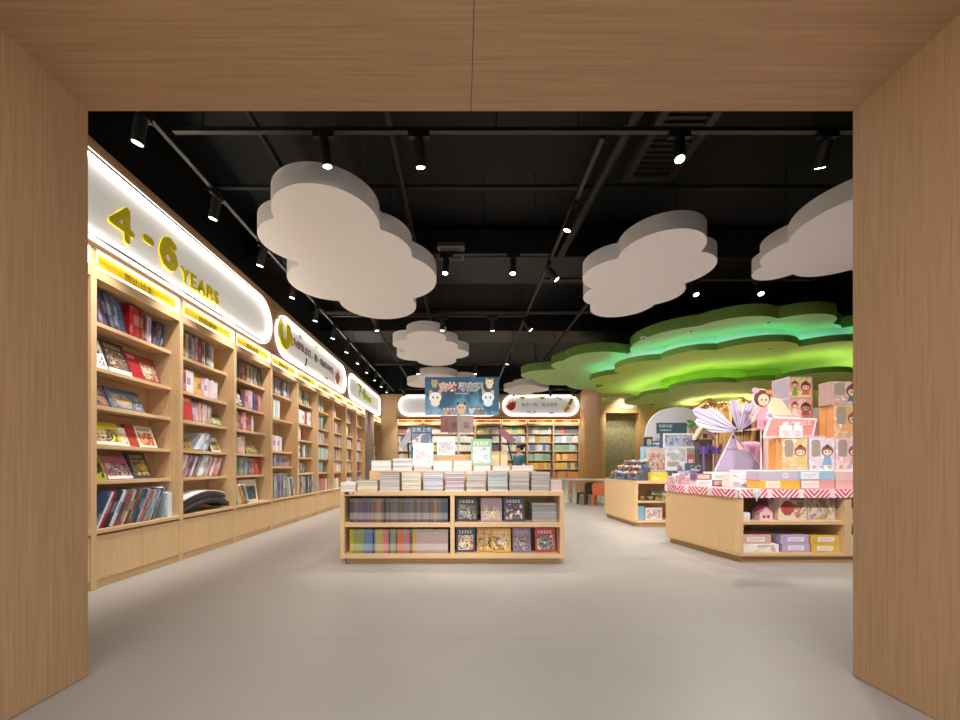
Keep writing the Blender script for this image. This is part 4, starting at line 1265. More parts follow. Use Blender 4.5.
FR = [(340.5, 356, 4, ['#e8e4dc', '#8c9498', '#d8d0c8'], ('#e8e0d4', '#ece6dc'), 'shortest pile at the left corner of the table front'),
      (357, 378, 5, ['#c8904c', '#ecdccc', '#d8b088', '#c89860', '#8c9ca0'], ('#ecd8bc', '#f0e8dc'), 'tan second pile along the table front'),
      (379.5, 400, 9, ['#ddd4cc', '#c8b8b0', '#e0d8d0', '#b8a8a0', '#d4ccc4', '#ccc0b8', '#8c6c60', '#84645a', '#7c6058'], ('#d8ccc4', '#e0d8d0', '#c8bcb4'), 'third pile along the table front with brown top'),
      (401.5, 421.5, 9, ['#d8c8a8', '#e4dcc8', '#c8b48c', '#e0d4bc'], ('#e4dccc', '#ece4d8'), 'cream fourth pile along the table front'),
      (423, 443.5, 9, ['#b4acb8', '#c8c4d0', '#8c8890', '#dcd8dc'], ('#d0ccd4', '#dcd8d8'), 'greyish fifth pile along the table front'),
      (445, 464.5, 9, ['#c8c0c8', '#7c6870', '#d8d0d4', '#8c7078', '#b47488', '#c06484'], ('#d4ccd0', '#c4b4bc'), 'sixth pile along the table front with pink top'),
      (466, 486, 9, ['#d8ccc8', '#8c6c64', '#b09088', '#e0d8cc', '#a08880'], ('#d8d0c8', '#ccc0b8'), 'brownish seventh pile along the table front'),
      (487.5, 508, 9, ['#d0c8c4', '#54646c', '#a8b4b8', '#d8d8d4', '#74848c', '#c0c8c8'], ('#d4d4d0', '#c8ccc8'), 'bluish eighth pile along the table front'),
      (509, 529.5, 9, ['#c8b8b0', '#8c7c74', '#b8a8a0', '#d4c8c0', '#a09084'], ('#ccc0b8', '#d4ccc4'), 'taupe ninth pile along the table front'),
      (531, 550, 9, ['#b8b0a8', '#a09890', '#c8c0b8', '#948c84'], ('#ccc4bc', '#bcb4ac'), 'grey tenth pile along the table front'),
      (551.5, 563.5, 5, ['#dcc8c4', '#d0b8b4', '#e0d0cc'], ('#e0d0c8', '#dcccc8'), 'low pinkish pile at the right table corner')]
for a, b_, n, cols, ed_, w_ in FR:
    pile(px(a, 4.13), px(b_, 4.13), 4.12 + (0.06 if n == 5 and a > 540 else 0), TZ, 0.20 if b_ - a > 14 else 0.19, sp_(cols, n, ed_), w_, 'piles of paperbacks along the table front')
# stepped risers behind the front piles
rs = thing('table_riser', 'long oak riser behind the front piles on the display table', 'riser', (0, 4.7, TZ))
MB().box(-1.06, 0.86, 4.40, 5.15, TZ + 0.001, 1.01).build('riser_block', OAKX, parent=rs, bevel=0.003)
rs = thing('table_riser', 'upper oak riser in the middle of the display table', 'riser', (-0.1, 4.95, 1.01))
MB().box(px(433, 4.82), px(476, 4.82), 4.82, 5.14, 1.012, 1.20).build('riser_block', OAKX, parent=rs, bevel=0.003)
BK = [(371, 391.5, 4.46, 4, ['#f0ece8', '#e8e4e0', '#f4f0ec'], 'white pile behind the tan one'), (392.5, 412.5, 4.46, 5, ['#e8e8ec', '#d8d4d8', '#f0ecec', '#dcc8c4', '#e4e4e8'], 'white pile behind the brown topped one'),
      (413.5, 432, 4.44, 2, ['#c8b4bc', '#d8d0d8'], 'low pile under the white face-out book'), (433, 452, 4.46, 4, ['#e8e4e0', '#c8c8cc', '#f0ece8'], 'white pile before the upper riser, left half'),
      (453.5, 472, 4.46, 4, ['#d8d4d0', '#e4e0dc', '#c0b8b4'], 'white pile before the upper riser, right half'), (473.5, 491, 4.44, 2, ['#e0d8d0', '#d8d4d4'], 'low pile under the green face-out book'),
      (492.5, 510, 4.46, 2, ['#c8c4cc', '#d8d4dc'], 'low grey pile at the end of the long riser'), (511.5, 533.5, 4.46, 2, ['#b8a0ac', '#d0bcc8'], 'low mauve pile at the end of the long riser')]
tops = {}
for a, b_, y, n, cols, w_ in BK:
    tops[a] = pile(px(a, y + 0.02), px(b_, y + 0.02), y, 1.01, 0.21, sp_(cols, n, ('#ece8e4', '#dcd8d4')), w_, 'piles of paperbacks on the long riser', t=0.029)
# magazines piled flat in the shelf
pile(px(531, 4.25), px(556.4, 4.25), 4.2, 0.4465, 0.2, sp_(['#8c8c90', '#b8b8bc', '#74747a', '#c8c8cc', '#5c5c60'], 9, ('#b8b4b0', '#a4a0a0')), 'the flat pile on the upper right table shelf', 'flat pile of magazines in the table shelf', 'magazine', 0.0225)


def board_book(x0, x1, y, z, h, bgc, inks, seed, label, title=None, tilt=12, t=0.015):
    fr = Frame((x0, y, 0), 0, 1)
    return face_out(fr, 0, z, x1 - x0, h, t, bgc, inks, seed, label, 'books shown face out on the table risers', tilt=tilt, d=0, title=title)


board_book(px(413, 4.55), px(433, 4.55), 4.55, tops[413.5], 0.275, '#f2f0ee', ['#f2f0ee', '#f2f0ee', '#c8a8a8', '#f2f0ee', '#98a8c0'], 41, 'white picture book with a faint sketch standing before the blue poster')
po = thing('poster_board', 'tall blue poster board standing behind the white picture book', 'poster', (px(421, 4.8), 4.8, 1.01))
MB().box(px(411, 4.8), px(432, 4.8), 4.795, 4.81, 1.012, 1.56).build('board', mat('#3c6a86', 0.5), parent=po)
MB().box(px(412, 4.8), px(431, 4.8), 4.793, 4.7955, 1.30, 1.47).build('picture', art(['#3c6a86', '#c8b0b0', '#e0dcd8', '#54849c', '#b87c70'], 9, 42), parent=po)
text('lettering', '全新上市', 0.062, (px(421.5, 4.8) - po.location.x, -0.0075, 0.505), WHITE, po, depth=0.002)
board_book(px(437, 4.86), px(455, 4.86), 4.86, 1.201, 0.245, '#f0ece6', ['#f0ece6', '#f0ece6', '#b8c0d0', '#d8b898', '#f0ece6'], 43, 'white picture book with blue sketches standing on the upper riser')
board_book(px(471, 4.55), px(492, 4.55), 4.55, tops[473.5], 0.325, '#8cb488', ['#f0ece8', '#8c9cb8', '#f0ece8', '#c89878', '#f0ece8'], 44, 'pale green picture book with a white picture on the long riser', title='#f0f0e4')
bb = thing('display_board', 'black board standing behind the pale green picture book', 'board', (px(487, 4.84), 5.16, TZ))
MB().box(px(478, 4.84), px(494, 4.84), 5.16, 5.175, 0.7915, 1.46).build('board', mat('#262422', 0.5), parent=bb)
MB().box(px(478, 4.84) - 0.005, px(494, 4.84) + 0.005, 5.157, 5.178, 1.44, 1.475).build('frame_edge', mat('#3a3632', 0.5), parent=bb)
for a, b_, lab in ((491, 499.5, 'pale oak block at the end of the long riser, beside the black board'), (500, 507.5, 'pale oak block at the end of the long riser, beside the leaning arm')):
    q = thing('wooden_block', lab, 'block', (px(a, 4.8), 4.8, 1.01))
    MB().box(px(a, 4.8), px(b_, 4.8), 4.78, 4.86, 1.012, 1.24).build('block', OAK, parent=q, bevel=0.004)
    MB().box(px(a, 4.8) + 0.01, px(b_, 4.8) - 0.01, 4.779, 4.78, 1.02, 1.2).build('face_card', mat('#eccfa4', 0.6), parent=q)

# banner stand
bs_ = thing('banner_stand', 'tall white pole stand carrying a blue banner printed with Chinese title characters', 'banner', (px(458.3, 5.22), 5.22, TZ))
MB().box(px(458.3, 5.22) - 0.12, px(458.3, 5.22) + 0.12, 5.17, 5.30, TZ + 0.001, TZ + 0.015).build('base_plate', WHITE, parent=bs_)
MB().cyl((px(458.3, 5.22), 5.235, TZ + 0.015), (px(458.3, 5.22), 5.235, 2.2), 0.015, n=12).build('pole', WHITE, parent=bs_, smooth=40)


def banner_sky():
    m = bpy.data.materials.new('banner_print')
    m.use_nodes = True
    nt = m.node_tree
    tc = nt.nodes.new('ShaderNodeTexCoord')
    n = nt.nodes.new('ShaderNodeTexNoise')
    n.inputs['Scale'].default_value = 3.2
    n.inputs['Detail'].default_value = 7
    n.inputs['Distortion'].default_value = 1.2
    nt.links.new(tc.outputs['Object'], n.inputs['Vector'])
    sx = nt.nodes.new('ShaderNodeSeparateXYZ')
    nt.links.new(tc.outputs['Object'], sx.inputs[0])
    ad = nt.nodes.new('ShaderNodeMath')
    ad.operation = 'MULTIPLY_ADD'
    ad.inputs[1].default_value = -0.75
    ad.inputs[2].default_value = 0.92
    nt.links.new(sx.outputs[2], ad.inputs[0])
    a2 = nt.nodes.new('ShaderNodeMath')
    a2.operation = 'ADD'
    nt.links.new(ad.outputs[0], a2.inputs[0])
    nt.links.new(n.outputs['Fac'], a2.inputs[1])
    col = ramp(nt, a2.outputs[0], [(0.28, '#1a3c56'), (0.55, '#2c607e'), (0.72, '#6c9cb4'), (0.9, '#b8ccd8')])
    nt.links.new(col, nt.nodes['Principled BSDF'].inputs['Base Color'])
    nt.nodes['Principled BSDF'].inputs['Roughness'].default_value = 0.5
    return m


bx0, bx1 = px(425, 5.2), px(499, 5.2)
bz0, bz1 = EYE + 52 / 380 * 5.2, EYE + 90 / 380 * 5.2
bn = MB().box(bx0, bx1, 5.198, 5.21, bz0, bz1).build('banner_board', banner_sky(), parent=bs_)
RED = mat('#c8402c', 0.5)
CRM = mat('#f4ead8', 0.5)
lx = bs_.location
for i, (ch, dx) in enumerate(zip('吉林寻宝记', (-0.32, -0.20, -0.06, 0.055, 0.165))):
    x = (bx0 + bx1) / 2 + dx + 0.065 - lx.x
    text('title_character', ch, 0.125, (x, -0.0235, bz1 - 0.145 - lx.z), CRM, bn, depth=0.001, offset=0.006)
    text('title_character', ch, 0.125, (x, -0.0265, bz1 - 0.145 - lx.z), RED if i < 2 else mat('#3a4a5c'), bn, depth=0.001)
MB().box((bx0 + bx1) / 2 - 0.16, (bx0 + bx1) / 2 + 0.16, 5.1965, 5.198, bz1 - 0.245, bz1 - 0.215).build('caption_bar', mat('#2a4860'), parent=bn)
text('caption', '大中华寻宝系列', 0.028, ((bx0 + bx1) / 2 - lx.x, -0.0245, bz1 - 0.23 - lx.z), CRM, bn, depth=0.001)


def blob(cx, cz, r, cols, nm='printed_figure'):
    """plain rounded printed figure: ears, head, body"""
    b = MB()
    el = lambda x, z, a, c_, y, m: b.prism([(x + a * math.cos(2 * PI * i / 18), z + c_ * math.sin(2 * PI * i / 18)) for i in range(18)], y, 5.198, 'y', m)
    el(cx, cz - r * 0.85, r * 0.72, r * 0.62, 5.1972, 0)
    el(cx - r * 0.7, cz + r * 0.8, r * 0.3, r * 0.4, 5.1970, 1)
    el(cx + r * 0.7, cz + r * 0.8, r * 0.3, r * 0.4, 5.1970, 1)
    el(cx, cz, r, r * 0.85, 5.1966, 0)
    el(cx - r * 0.35, cz, r * 0.13, r * 0.2, 5.1962, 2)
    el(cx + r * 0.35, cz, r * 0.13, r * 0.2, 5.1962, 2)
    return b.build(nm, [mat(c_, 0.5) for c_ in cols], parent=bn)


blob(bx0 + 0.14, bz0 + 0.24, 0.085, ['#ece4dc', '#c8a060', '#2a2a2c'])
blob(bx1 - 0.15, bz0 + 0.24, 0.085, ['#e4ecec', '#c8b058', '#2a2a2c'])
blob(bx1 - 0.13, bz1 - 0.08, 0.055, ['#e0c890', '#b89048', '#3a302c'])
blob(bx0 + 0.13, bz1 - 0.08, 0.045, ['#b89858', '#8c6c3c', '#3a302c'])
blob((bx0 + bx1) / 2 - 0.01, bz0 + 0.10, 0.065, ['#e0b894', '#4c3028', '#2a2020'])
for i, (dx, cc_) in enumerate(((-0.22, '#c8a078'), (-0.13, '#d08074'), (0.13, '#d8d8dc'), (0.20, '#a89078'), (0.26, '#90786c'))):
    blob((bx0 + bx1) / 2 + dx, bz0 + 0.055, 0.035, [cc_, '#e8dcd0', '#2a2020'])
for (a, b_, z0, z1, c) in ((440.5, 457.3, 432.5, 416, '#8e6c64'), (459.3, 473.5, 432.5, 416, '#b09c94')):
    q = MB().box(px(a, 5.2), px(b_, 5.2), 5.2, 5.208, EYE - (z0 - 467) / 380 * 5.2, bz0 - 0.004).build('placard', mat(c, 0.6), parent=bs_)
text('placard_title', '大\n侦\n探', 0.062, (px(446.5, 5.2) - lx.x, -0.021, 1.63 - lx.z), mat('#b04a40'), bs_, depth=0.001)
text('placard_text', '少年\n探案\n系列', 0.032, (px(454, 5.2) - lx.x, -0.021, 1.62 - lx.z), mat('#54403c'), bs_, depth=0.001)
text('placard_text', '新书\n推荐', 0.04, (px(466.5, 5.2) - lx.x, -0.021, 1.62 - lx.z), mat('#5c4a44'), bs_, depth=0.001)

# books held up on arms at both ends of the table


def arm_book(foot, top, bookc, edge, w_, h_, roll, label, alabel, second=None):
    a = thing('book_holder', alabel, 'book holder', foot)
    f_, t_ = Vector(foot), Vector(top)
    MB().box(f_.x - 0.05, f_.x + 0.05, f_.y - 0.05, f_.y + 0.05, f_.z + 0.001, f_.z + 0.012).build('base_plate', mat('#2a2827', 0.4), parent=a)
    MB().cyl((f_.x, f_.y, f_.z + 0.012), t_, 0.011, n=10).build('arm', mat('#3a3836', 0.4), parent=a, smooth=40)
    MB().ball(t_, 0.026, 10).build('joint', mat('#2a2827', 0.4), parent=a, smooth=60)
    o = bpy.data.objects.new('picture_book', cover_mesh(w_, h_, 0.05, bookc, None, 0, None))
    C.objects.link(o)
    o.rotation_euler = (0, R(roll), 0)
    m = Matrix.Rotation(R(roll), 3, 'Y')
    o.location = t_ + Vector((0, -0.085, 0)) - m @ Vector((w_ / 2, 0, h_ / 2))
    tag(o, label, 'book')
    return o


arm_book((px(408, 4.9) - 0.0, 5.0, 1.01), (px(407, 4.92), 5.0, 1.42), '#b8b4b4', '#888', 0.075, 0.29, 33, 'thick grey book tilted on an arm, beside the tall blue poster', 'thin dark arm holding a tilted grey book above the table')
arm_book((px(514, 5.0), 5.0, 1.01), (px(507, 4.92), 5.0, 1.455), '#9c6470', '#888', 0.08, 0.25, -48, 'thick pinkish red book tilted on an arm above the right end of the table', 'dark leaning arm holding a tilted pinkish book above the table')

# ------------------------------------------------------------------ toy islands on the right


def island(name, label, poly, z_top, xs_front, y_front, y_back, dividers, zshelf, shelf_x):
    """poly: plan outline; front bays open towards the entrance"""
    t = thing('display_island', label, 'display island', (xs_front[0] + 0.6, y_front + 0.5, 0))
    MB().prism(poly, z_top - 0.05, z_top, 'z').build('table_top', OAKX, parent=t, bevel=0.004)
    MB().prism(poly, 0.075, 0.105, 'z').build('bottom_board', OAKX, parent=t)
    c = (sum(p[0] for p in poly) / len(poly), sum(p[1] for p in poly) / len(poly))
    MB().prism(inset(poly, c, 0.05), 0.0, 0.074, 'z').build('plinth', wood('x', '#b08a5c', '#a07a4d'), parent=t)
    return t


OAKP = wood('z', '#dcb88a', '#d0aa7a')
# near island
P1 = [(3.06, 4.15), (5.45, 4.15), (5.45, 5.34), (2.88, 5.34), (2.88, 5.30), (3.035, 4.19)]
isl = island('near', 'near oak toy island with a pink striped cloth over its top', P1, 0.80, (3.06, 5.45), 4.15, 5.34, None, 0.46, None)
MB().prism([(3.085, 4.15), (3.05, 4.15), (3.035, 4.17), (3.028, 4.20), (2.878, 5.34), (2.928, 5.34), (3.075, 4.22)], 0.106, 0.749, 'z').build('side_panel', OAKP, parent=isl, smooth=40)
MB().box(4.19, 4.268, 4.152, 4.70, 0.106, 0.749).build('divider', OAK, parent=isl)
MB().box(5.40, 5.45, 4.152, 5.33, 0.106, 0.749).build('side_panel', OAK, parent=isl)
MB().box(3.02, 5.40, 4.70, 4.72, 0.106, 0.749).build('back_panel', OAKX, parent=isl)
MB().box(3.078, 4.189, 4.16, 4.698, 0.418, 0.458).build('shelf', OAKX, parent=isl, bevel=0.003)
MB().box(4.269, 5.399, 4.16, 4.698, 0.418, 0.458).build('shelf', OAKX, parent=isl, bevel=0.003)

# far island
P2 = [(3.08, 6.65), (5.0, 6.65), (5.0, 8.02), (3.03, 8.02), (3.035, 6.72)]
is2 = island('far', 'farther oak toy island crowded with small boxed figures, behind the striped one', P2, 0.805, (3.06, 5.0), 6.65, 8.0, None, 0.455, None)
MB().prism([(3.10, 6.65), (3.06, 6.65), (3.035, 6.70), (3.03, 8.02), (3.08, 8.02)], 0.106, 0.754, 'z').build('side_panel', OAKP, parent=is2, smooth=40)
MB().box(3.08, 4.95, 7.15, 7.17, 0.106, 0.754).build('back_panel', OAKX, parent=is2)
MB().box(4.95, 5.0, 6.652, 8.0, 0.106, 0.754).build('side_panel', OAK, parent=is2)
MB().box(3.07, 4.949, 6.66, 7.148, 0.42, 0.455).build('shelf', OAKX, parent=is2, bevel=0.003)

# striped cloth with a scalloped hem
cl = MB()
ztop = 0.8015


def hem(p, q, n, zt, zb, th):
    """hanging strip from p to q with n scallops; th is the outward offset vector"""
    k = n * 6
    for i in range(k):
        a, b_ = i / k, (i + 1) / k
        za = zb - 0.012 * abs(math.sin(PI * n * a))
        zc = zb - 0.012 * abs(math.sin(PI * n * b_))
        A = (p[0] + (q[0] - p[0]) * a, p[1] + (q[1] - p[1]) * a)
        B = (p[0] + (q[0] - p[0]) * b_, p[1] + (q[1] - p[1]) * b_)
        v = []
        for o_ in (0.0, 0.003):
            v += [(A[0] + th[0] * o_, A[1] + th[1] * o_, za), (B[0] + th[0] * o_, B[1] + th[1] * o_, zc), (B[0] + th[0] * o_, B[1] + th[1] * o_, zt), (A[0] + th[0] * o_, A[1] + th[1] * o_, zt)]
        cl.add(v, [(0, 3, 2, 1), (4, 5, 6, 7), (0, 1, 5, 4), (3, 7, 6, 2), (0, 4, 7, 3), (1, 2, 6, 5)], 0)


hem((3.030, 4.143), (5.46, 4.143), 34, 0.8045, 0.722, (0, -1))
hem((3.023, 4.146), (2.869, 5.345), 16, 0.8045, 0.722, (-1, -0.13))
cl.prism([(3.026, 4.141), (5.46, 4.141), (5.46, 5.35), (2.867, 5.35)], ztop, 0.8045, 'z', 0)
o = cl.build('striped_tablecloth', stripe_material())
tag(o, 'pink and red striped cloth with a scalloped hem over the near toy island', 'tablecloth')
ZI = 0.8055


def carton(name, label, x0, x1, y0, y1, z0, z1, c, group=None, cat='box', card=None, window=None, inks=None, seed=0, stripes=None, lid=None):
    """a printed carton: body, and on its front a card, a picture or a clear window"""
    t = thing(name, label, cat, ((x0 + x1) / 2, (y0 + y1) / 2, z0), 0, group)
    W_, H_ = x1 - x0, z1 - z0
    MB().box(x0, x1, y0, y1, z0 + 0.0006, z1).build('body', mat(c, 0.5), parent=t, bevel=0.002)
    if inks:
        a, b_, e, f_ = inks[1]
        MB().box(x0 + W_ * a, x0 + W_ * b_, y0 - 0.0015, y0 - 0.0002, z0 + H_ * e, z0 + H_ * f_).build('printed_panel', art(inks[0], 1.6 / W_, seed), parent=t)
    if window:
        a, b_, e, f_ = window
        po_ = pill(x0 + W_ * a, x0 + W_ * b_, z0 + H_ * e, z0 + H_ * f_, 12, W_ * (b_ - a) * 0.35)
        MB().prism(po_, y0 - 0.003, y0 - 0.0002, 'y').build('window', mat('#aa9c92', 0.15), parent=t)
    if card:
        a, b_, e, f_, cc_ = card
        q = MB().box(x0 + W_ * a, x0 + W_ * b_, y0 - 0.003, y0 - 0.0003, z0 + H_ * e, z0 + H_ * f_).build('label_card', mat(cc_, 0.5), parent=t)
        b = MB()
        for i in range(3):
            zz = z0 + H_ * (e + (f_ - e) * (0.25 + 0.22 * i))
            b.box(x0 + W_ * (a + (b_ - a) * 0.12), x0 + W_ * (a + (b_ - a) * (0.88 if i else 0.7)), y0 - 0.0036, y0 - 0.003, zz, zz + H_ * 0.03)
        b.build('print', mat('#a09088', 0.6), parent=q)
    return t


def girl_print(t, x0, x1, y0, z0, z1, hair, dress, skin='#f0d0b8'):
    """a plain printed girl on a box front: hair, face, dress"""
    w_, h_ = x1 - x0, z1 - z0
    cx, hz, r = (x0 + x1) / 2, z0 + h_ * 0.62, w_ * 0.36
    el = lambda b, cx_, cz_, a, c_, d: b.prism([(cx_ + a * math.cos(2 * PI * i / 20), cz_ + c_ * math.sin(2 * PI * i / 20)) for i in range(20)], y0 - d, y0 - 0.0002, 'y', 0)
    b = MB()
    el(b, cx, hz + r * 0.1, r * 1.25, r * 1.15, 0.0022)
    el(b, cx, hz + r * 1.15, r * 0.4, r * 0.35, 0.0022)
    b.build('printed_hair', mat(hair, 0.5), parent=t)
    b = MB()
    b.prism([(cx - r * 0.5, hz - r * 0.6), (cx + r * 0.5, hz - r * 0.6), (cx + r * 1.1, z0 + h_ * 0.05), (cx - r * 1.1, z0 + h_ * 0.05)], y0 - 0.0018, y0 - 0.0002, 'y')
    b.build('printed_dress', mat(dress, 0.5), parent=t)
    b = MB()
    el(b, cx, hz - r * 0.1, r * 0.9, r * 0.78, 0.0028)
    f_ = b.build('printed_face', mat(skin, 0.5), parent=t)
    b = MB()
    b.prism([(cx + r * 0.98 * math.cos(R(12 * i)), hz + r * 0.18 + r * 0.8 * math.sin(R(12 * i))) for i in range(16)] + [(cx - r * 0.5, hz + r * 0.3), (cx, hz + r * 0.42), (cx + r * 0.5, hz + r * 0.22)], y0 - 0.0036, y0 - 0.0002, 'y')
    b.build('printed_fringe', mat(hair, 0.5), parent=t)
    b = MB()
    el(b, cx - r * 0.38, hz - r * 0.15, r * 0.12, r * 0.2, 0.0033)
    el(b, cx + r * 0.38, hz - r * 0.15, r * 0.12, r * 0.2, 0.0033)
    b.build('printed_eye', mat('#3a2824', 0.5), parent=f_)


# boxes inside the near island
LIL, YLW, PNK = '#b8a4c4', '#d8b04c', '#dca898'
Y0 = 4.20
X = lambda p_, y_=4.2: px(p_, y_)
GL = 'flat boxes on the lower shelf of the striped island'
carton('toy_box', 'long white printed box under the pink one in the striped island', X(743.5), X(779), Y0, 4.6, 0.106, 0.196, '#e8e2da', GL, inks=(['#e8e2da', '#e8e2da', '#e8e2da', '#b8b0a8', '#d8ccc0'], (0.06, 0.9, 0.1, 0.9)), seed=3)
carton('toy_box', 'pink box with a white label lying on the long white box', X(741.5), X(772), Y0 + 0.01, 4.6, 0.1968, 0.30, PNK, GL, card=(0.2, 0.78, 0.25, 0.75, '#efe8e0'))
carton('toy_box', 'lower of two lilac boxes with white labels in the striped island', X(782.5), X(810), Y0, 4.62, 0.106, 0.2, LIL, GL, card=(0.2, 0.78, 0.25, 0.8, '#ece6e8'))
carton('toy_box', 'upper of two lilac boxes with white labels in the striped island', X(781), X(809), Y0 + 0.005, 4.62, 0.2008, 0.30, LIL, GL, card=(0.25, 0.83, 0.25, 0.75, '#ece6e8'))
carton('toy_box', 'lower of two yellow boxes with white labels in the striped island', X(811.5), X(839.5), Y0, 4.62, 0.106, 0.2, YLW, GL, card=(0.2, 0.76, 0.22, 0.75, '#f0ead8'))
carton('toy_box', 'upper of two yellow boxes with white labels in the striped island', X(810.8), X(839.5), Y0 + 0.004, 4.62, 0.2008, 0.295, YLW, GL, card=(0.26, 0.82, 0.25, 0.78, '#f0ead8'))
carton('toy_box', 'pale blue box on the lower shelf past the divider of the striped island', 4.275, 4.6, Y0, 4.6, 0.106, 0.2, '#a8c4dc', GL)
carton('toy_box', 'pale yellow box on top of the blue one past the island divider', 4.28, 4.6, Y0, 4.6, 0.2008, 0.3, '#e4dca8', GL)
GU = 'boxed toys on the upper shelf of the striped island'
carton('toy_box', 'small white box at the corner end of the upper island shelf', X(742), X(751), 4.21, 4.31, 0.459, 0.545, '#e6dce4', GU, inks=(['#e6dce4', '#c8b0c8', '#e6dce4'], (0.1, 0.9, 0.1, 0.5)), seed=5)
carton('toy_box', 'dark red box behind the small white one on the upper island shelf', X(741), X(757), 4.36, 4.48, 0.459, 0.60, '#8c4450', GU, inks=(['#8c4450', '#c87c88', '#5c2c34'], (0.1, 0.9, 0.1, 0.9)), seed=6)
hb = thing('toy_box', 'pink house shaped box with red cherries on the upper island shelf', 'box', (X(767), 4.26, 0.459), 0, GU)
hp = [(X(760.5), 0.4595), (X(773.5), 0.4595), (X(773.5), 0.55), (X(767), 0.61), (X(760.5), 0.55)]
MB().prism(hp, 4.21, 4.32, 'y').build('body', mat('#e8c4c4', 0.5), parent=hb)
MB().prism([(X(759.5), 0.548), (X(767), 0.617), (X(774.5), 0.548), (X(772.5), 0.545), (X(767), 0.60), (X(761.5), 0.545)], 4.207, 4.325, 'y').build('roof', mat('#d0788c', 0.5), parent=hb)
for q in (764.8, 769.2):
    MB().ball((X(q), 4.21, 0.50), 0.017, 10, sc=(1, 0.15, 1)).build('cherry_print', mat('#a83448', 0.5), parent=hb)
carton('toy_box', 'tall dark pink box between the house shaped box and the octagon one', X(774.5), X(779.5), 4.28, 4.5, 0.459, 0.70, '#a0707c', GU, inks=(['#a0707c', '#d8b4b8', '#784850'], (0.05, 0.95, 0.1, 0.95)), seed=8)
ob = carton('toy_box', 'cream box with a big red octagon on the upper island shelf', X(780), X(808.5), 4.22, 4.30, 0.459, 0.715, '#e4d4bc', GU, inks=(['#e4d4bc', '#d8a868', '#e4d4bc', '#b87868', '#e4d4bc'], (0.55, 0.96, 0.1, 0.8)), seed=9, card=(0.42, 0.9, 0.86, 0.97, '#4c6c84'))
MB().prism([(X(789) + 0.075 * math.cos(R(22.5 + 45 * i)), 0.595 + 0.085 * math.sin(R(22.5 + 45 * i))) for i in range(8)], 4.2165, 4.2198, 'y').build('octagon_print', mat('#b8544c', 0.5), parent=ob)
carton('toy_box', 'grey beige sticker box beside the octagon one on the upper island shelf', X(809.5), X(837), 4.22, 4.30, 0.459, 0.715, '#cfc0ac', GU, inks=(['#cfc0ac', '#b08898', '#dcd0bc', '#c8a868', '#a09088'], (0.05, 0.95, 0.06, 0.94)), seed=10)
carton('toy_box', 'pink box past the divider on the upper island shelf', 4.278, 4.55, 4.22, 4.4, 0.459, 0.60, '#d8949c', GU)

# boxes on the striped cloth
GF = 'flat craft boxes along the front of the striped cloth'
SP = ['#f0ece8', '#f0ece8', '#c8bcb8', '#f0ece8']
carton('craft_box', 'yellow flat box with a white label at the front of the striped cloth', X(758, 4.25), X(797.5, 4.25), 4.22, 4.42, ZI, 0.905, '#deb24c', GF, card=(0.14, 0.50, 0.12, 0.88, '#efe6d8'))
carton('craft_box', 'greyish lilac flat box lying on the yellow one', X(757, 4.25), X(796, 4.25), 4.22, 4.42, 0.9056, 1.005, '#c4b8c8', GF, card=(0.60, 0.74, 0.2, 0.8, '#e6dfe4'))
carton('craft_box', 'pink flat box with a white label under the blue one', X(798.5, 4.25), X(832, 4.25), 4.22, 4.42, ZI, 0.905, '#dca494', GF, card=(0.02, 0.52, 0.1, 0.9, '#f0e8e2'))
carton('craft_box', 'pale blue flat box with a white label on the pink one', X(796.5, 4.25), X(832, 4.25), 4.22, 4.42, 0.9056, 1.005, '#a4c0d4', GF, card=(0.06, 0.55, 0.1, 0.9, '#eeecec'))
carton('craft_box', 'lower pale pink flat box by the right portal jamb', X(833.5, 4.25), X(868, 4.25), 4.22, 4.42, ZI, 0.900, '#e4b4a8', GF)
carton('craft_box', 'upper pale pink flat box by the right portal jamb', X(833, 4.25), X(868, 4.25), 4.22, 4.42, 0.9006, 1.0, '#e6beb4', GF)
rz = thing('white_riser', 'low white riser under the row of doll boxes', 'riser', (4.3, 4.7, 0.8055))
MB().box(3.48, 5.2, 4.45, 4.93, ZI, 1.012).build('riser_block', mat('#f2ede8', 0.6), parent=rz, bevel=0.004)
GM = 'small flat boxes in the middle of the striped cloth'
for (a, b_, z0, z1, c, cd, lab) in ((696.5, 712, ZI, 0.885, '#ece4e0', '#d8c8c8', 'white small flat box under a purple one, left end of the middle boxes'),
                                    (712.5, 729.5, ZI, 0.885, '#8c6c8c', '#d8c890', 'purple small flat box under a white one before the tent'),
                                    (696, 711.5, 0.8856, 0.966, '#8c6c8c', '#d8c890', 'purple small flat box on top of a white one, left end of the middle boxes'),
                                    (712, 729, 0.8856, 0.966, '#ece4dc', '#c8d0c0', 'white small flat box on top of a purple one before the tent')):
    carton('small_flat_box', lab, X(a, 4.8), X(b_, 4.8), 4.80, 4.93, z0, z1, c, GM, card=(0.12, 0.86, 0.22, 0.8, cd))
for (z0, z1, lab, sd) in ((ZI, 0.885, 'lower white box printed with cakes beside the middle flat boxes', 4), (0.8856, 0.968, 'upper white box printed with cakes beside the middle flat boxes', 5)):
    carton('small_flat_box', lab, X(730.5, 4.55), X(752, 4.55), 4.55, 4.7, z0, z1, '#efe6de', GM, inks=(['#efe6de', '#d8a878', '#efe6de', '#a8b8c8', '#d89898'], (0.05, 0.88, 0.12, 0.88)), seed=sd)
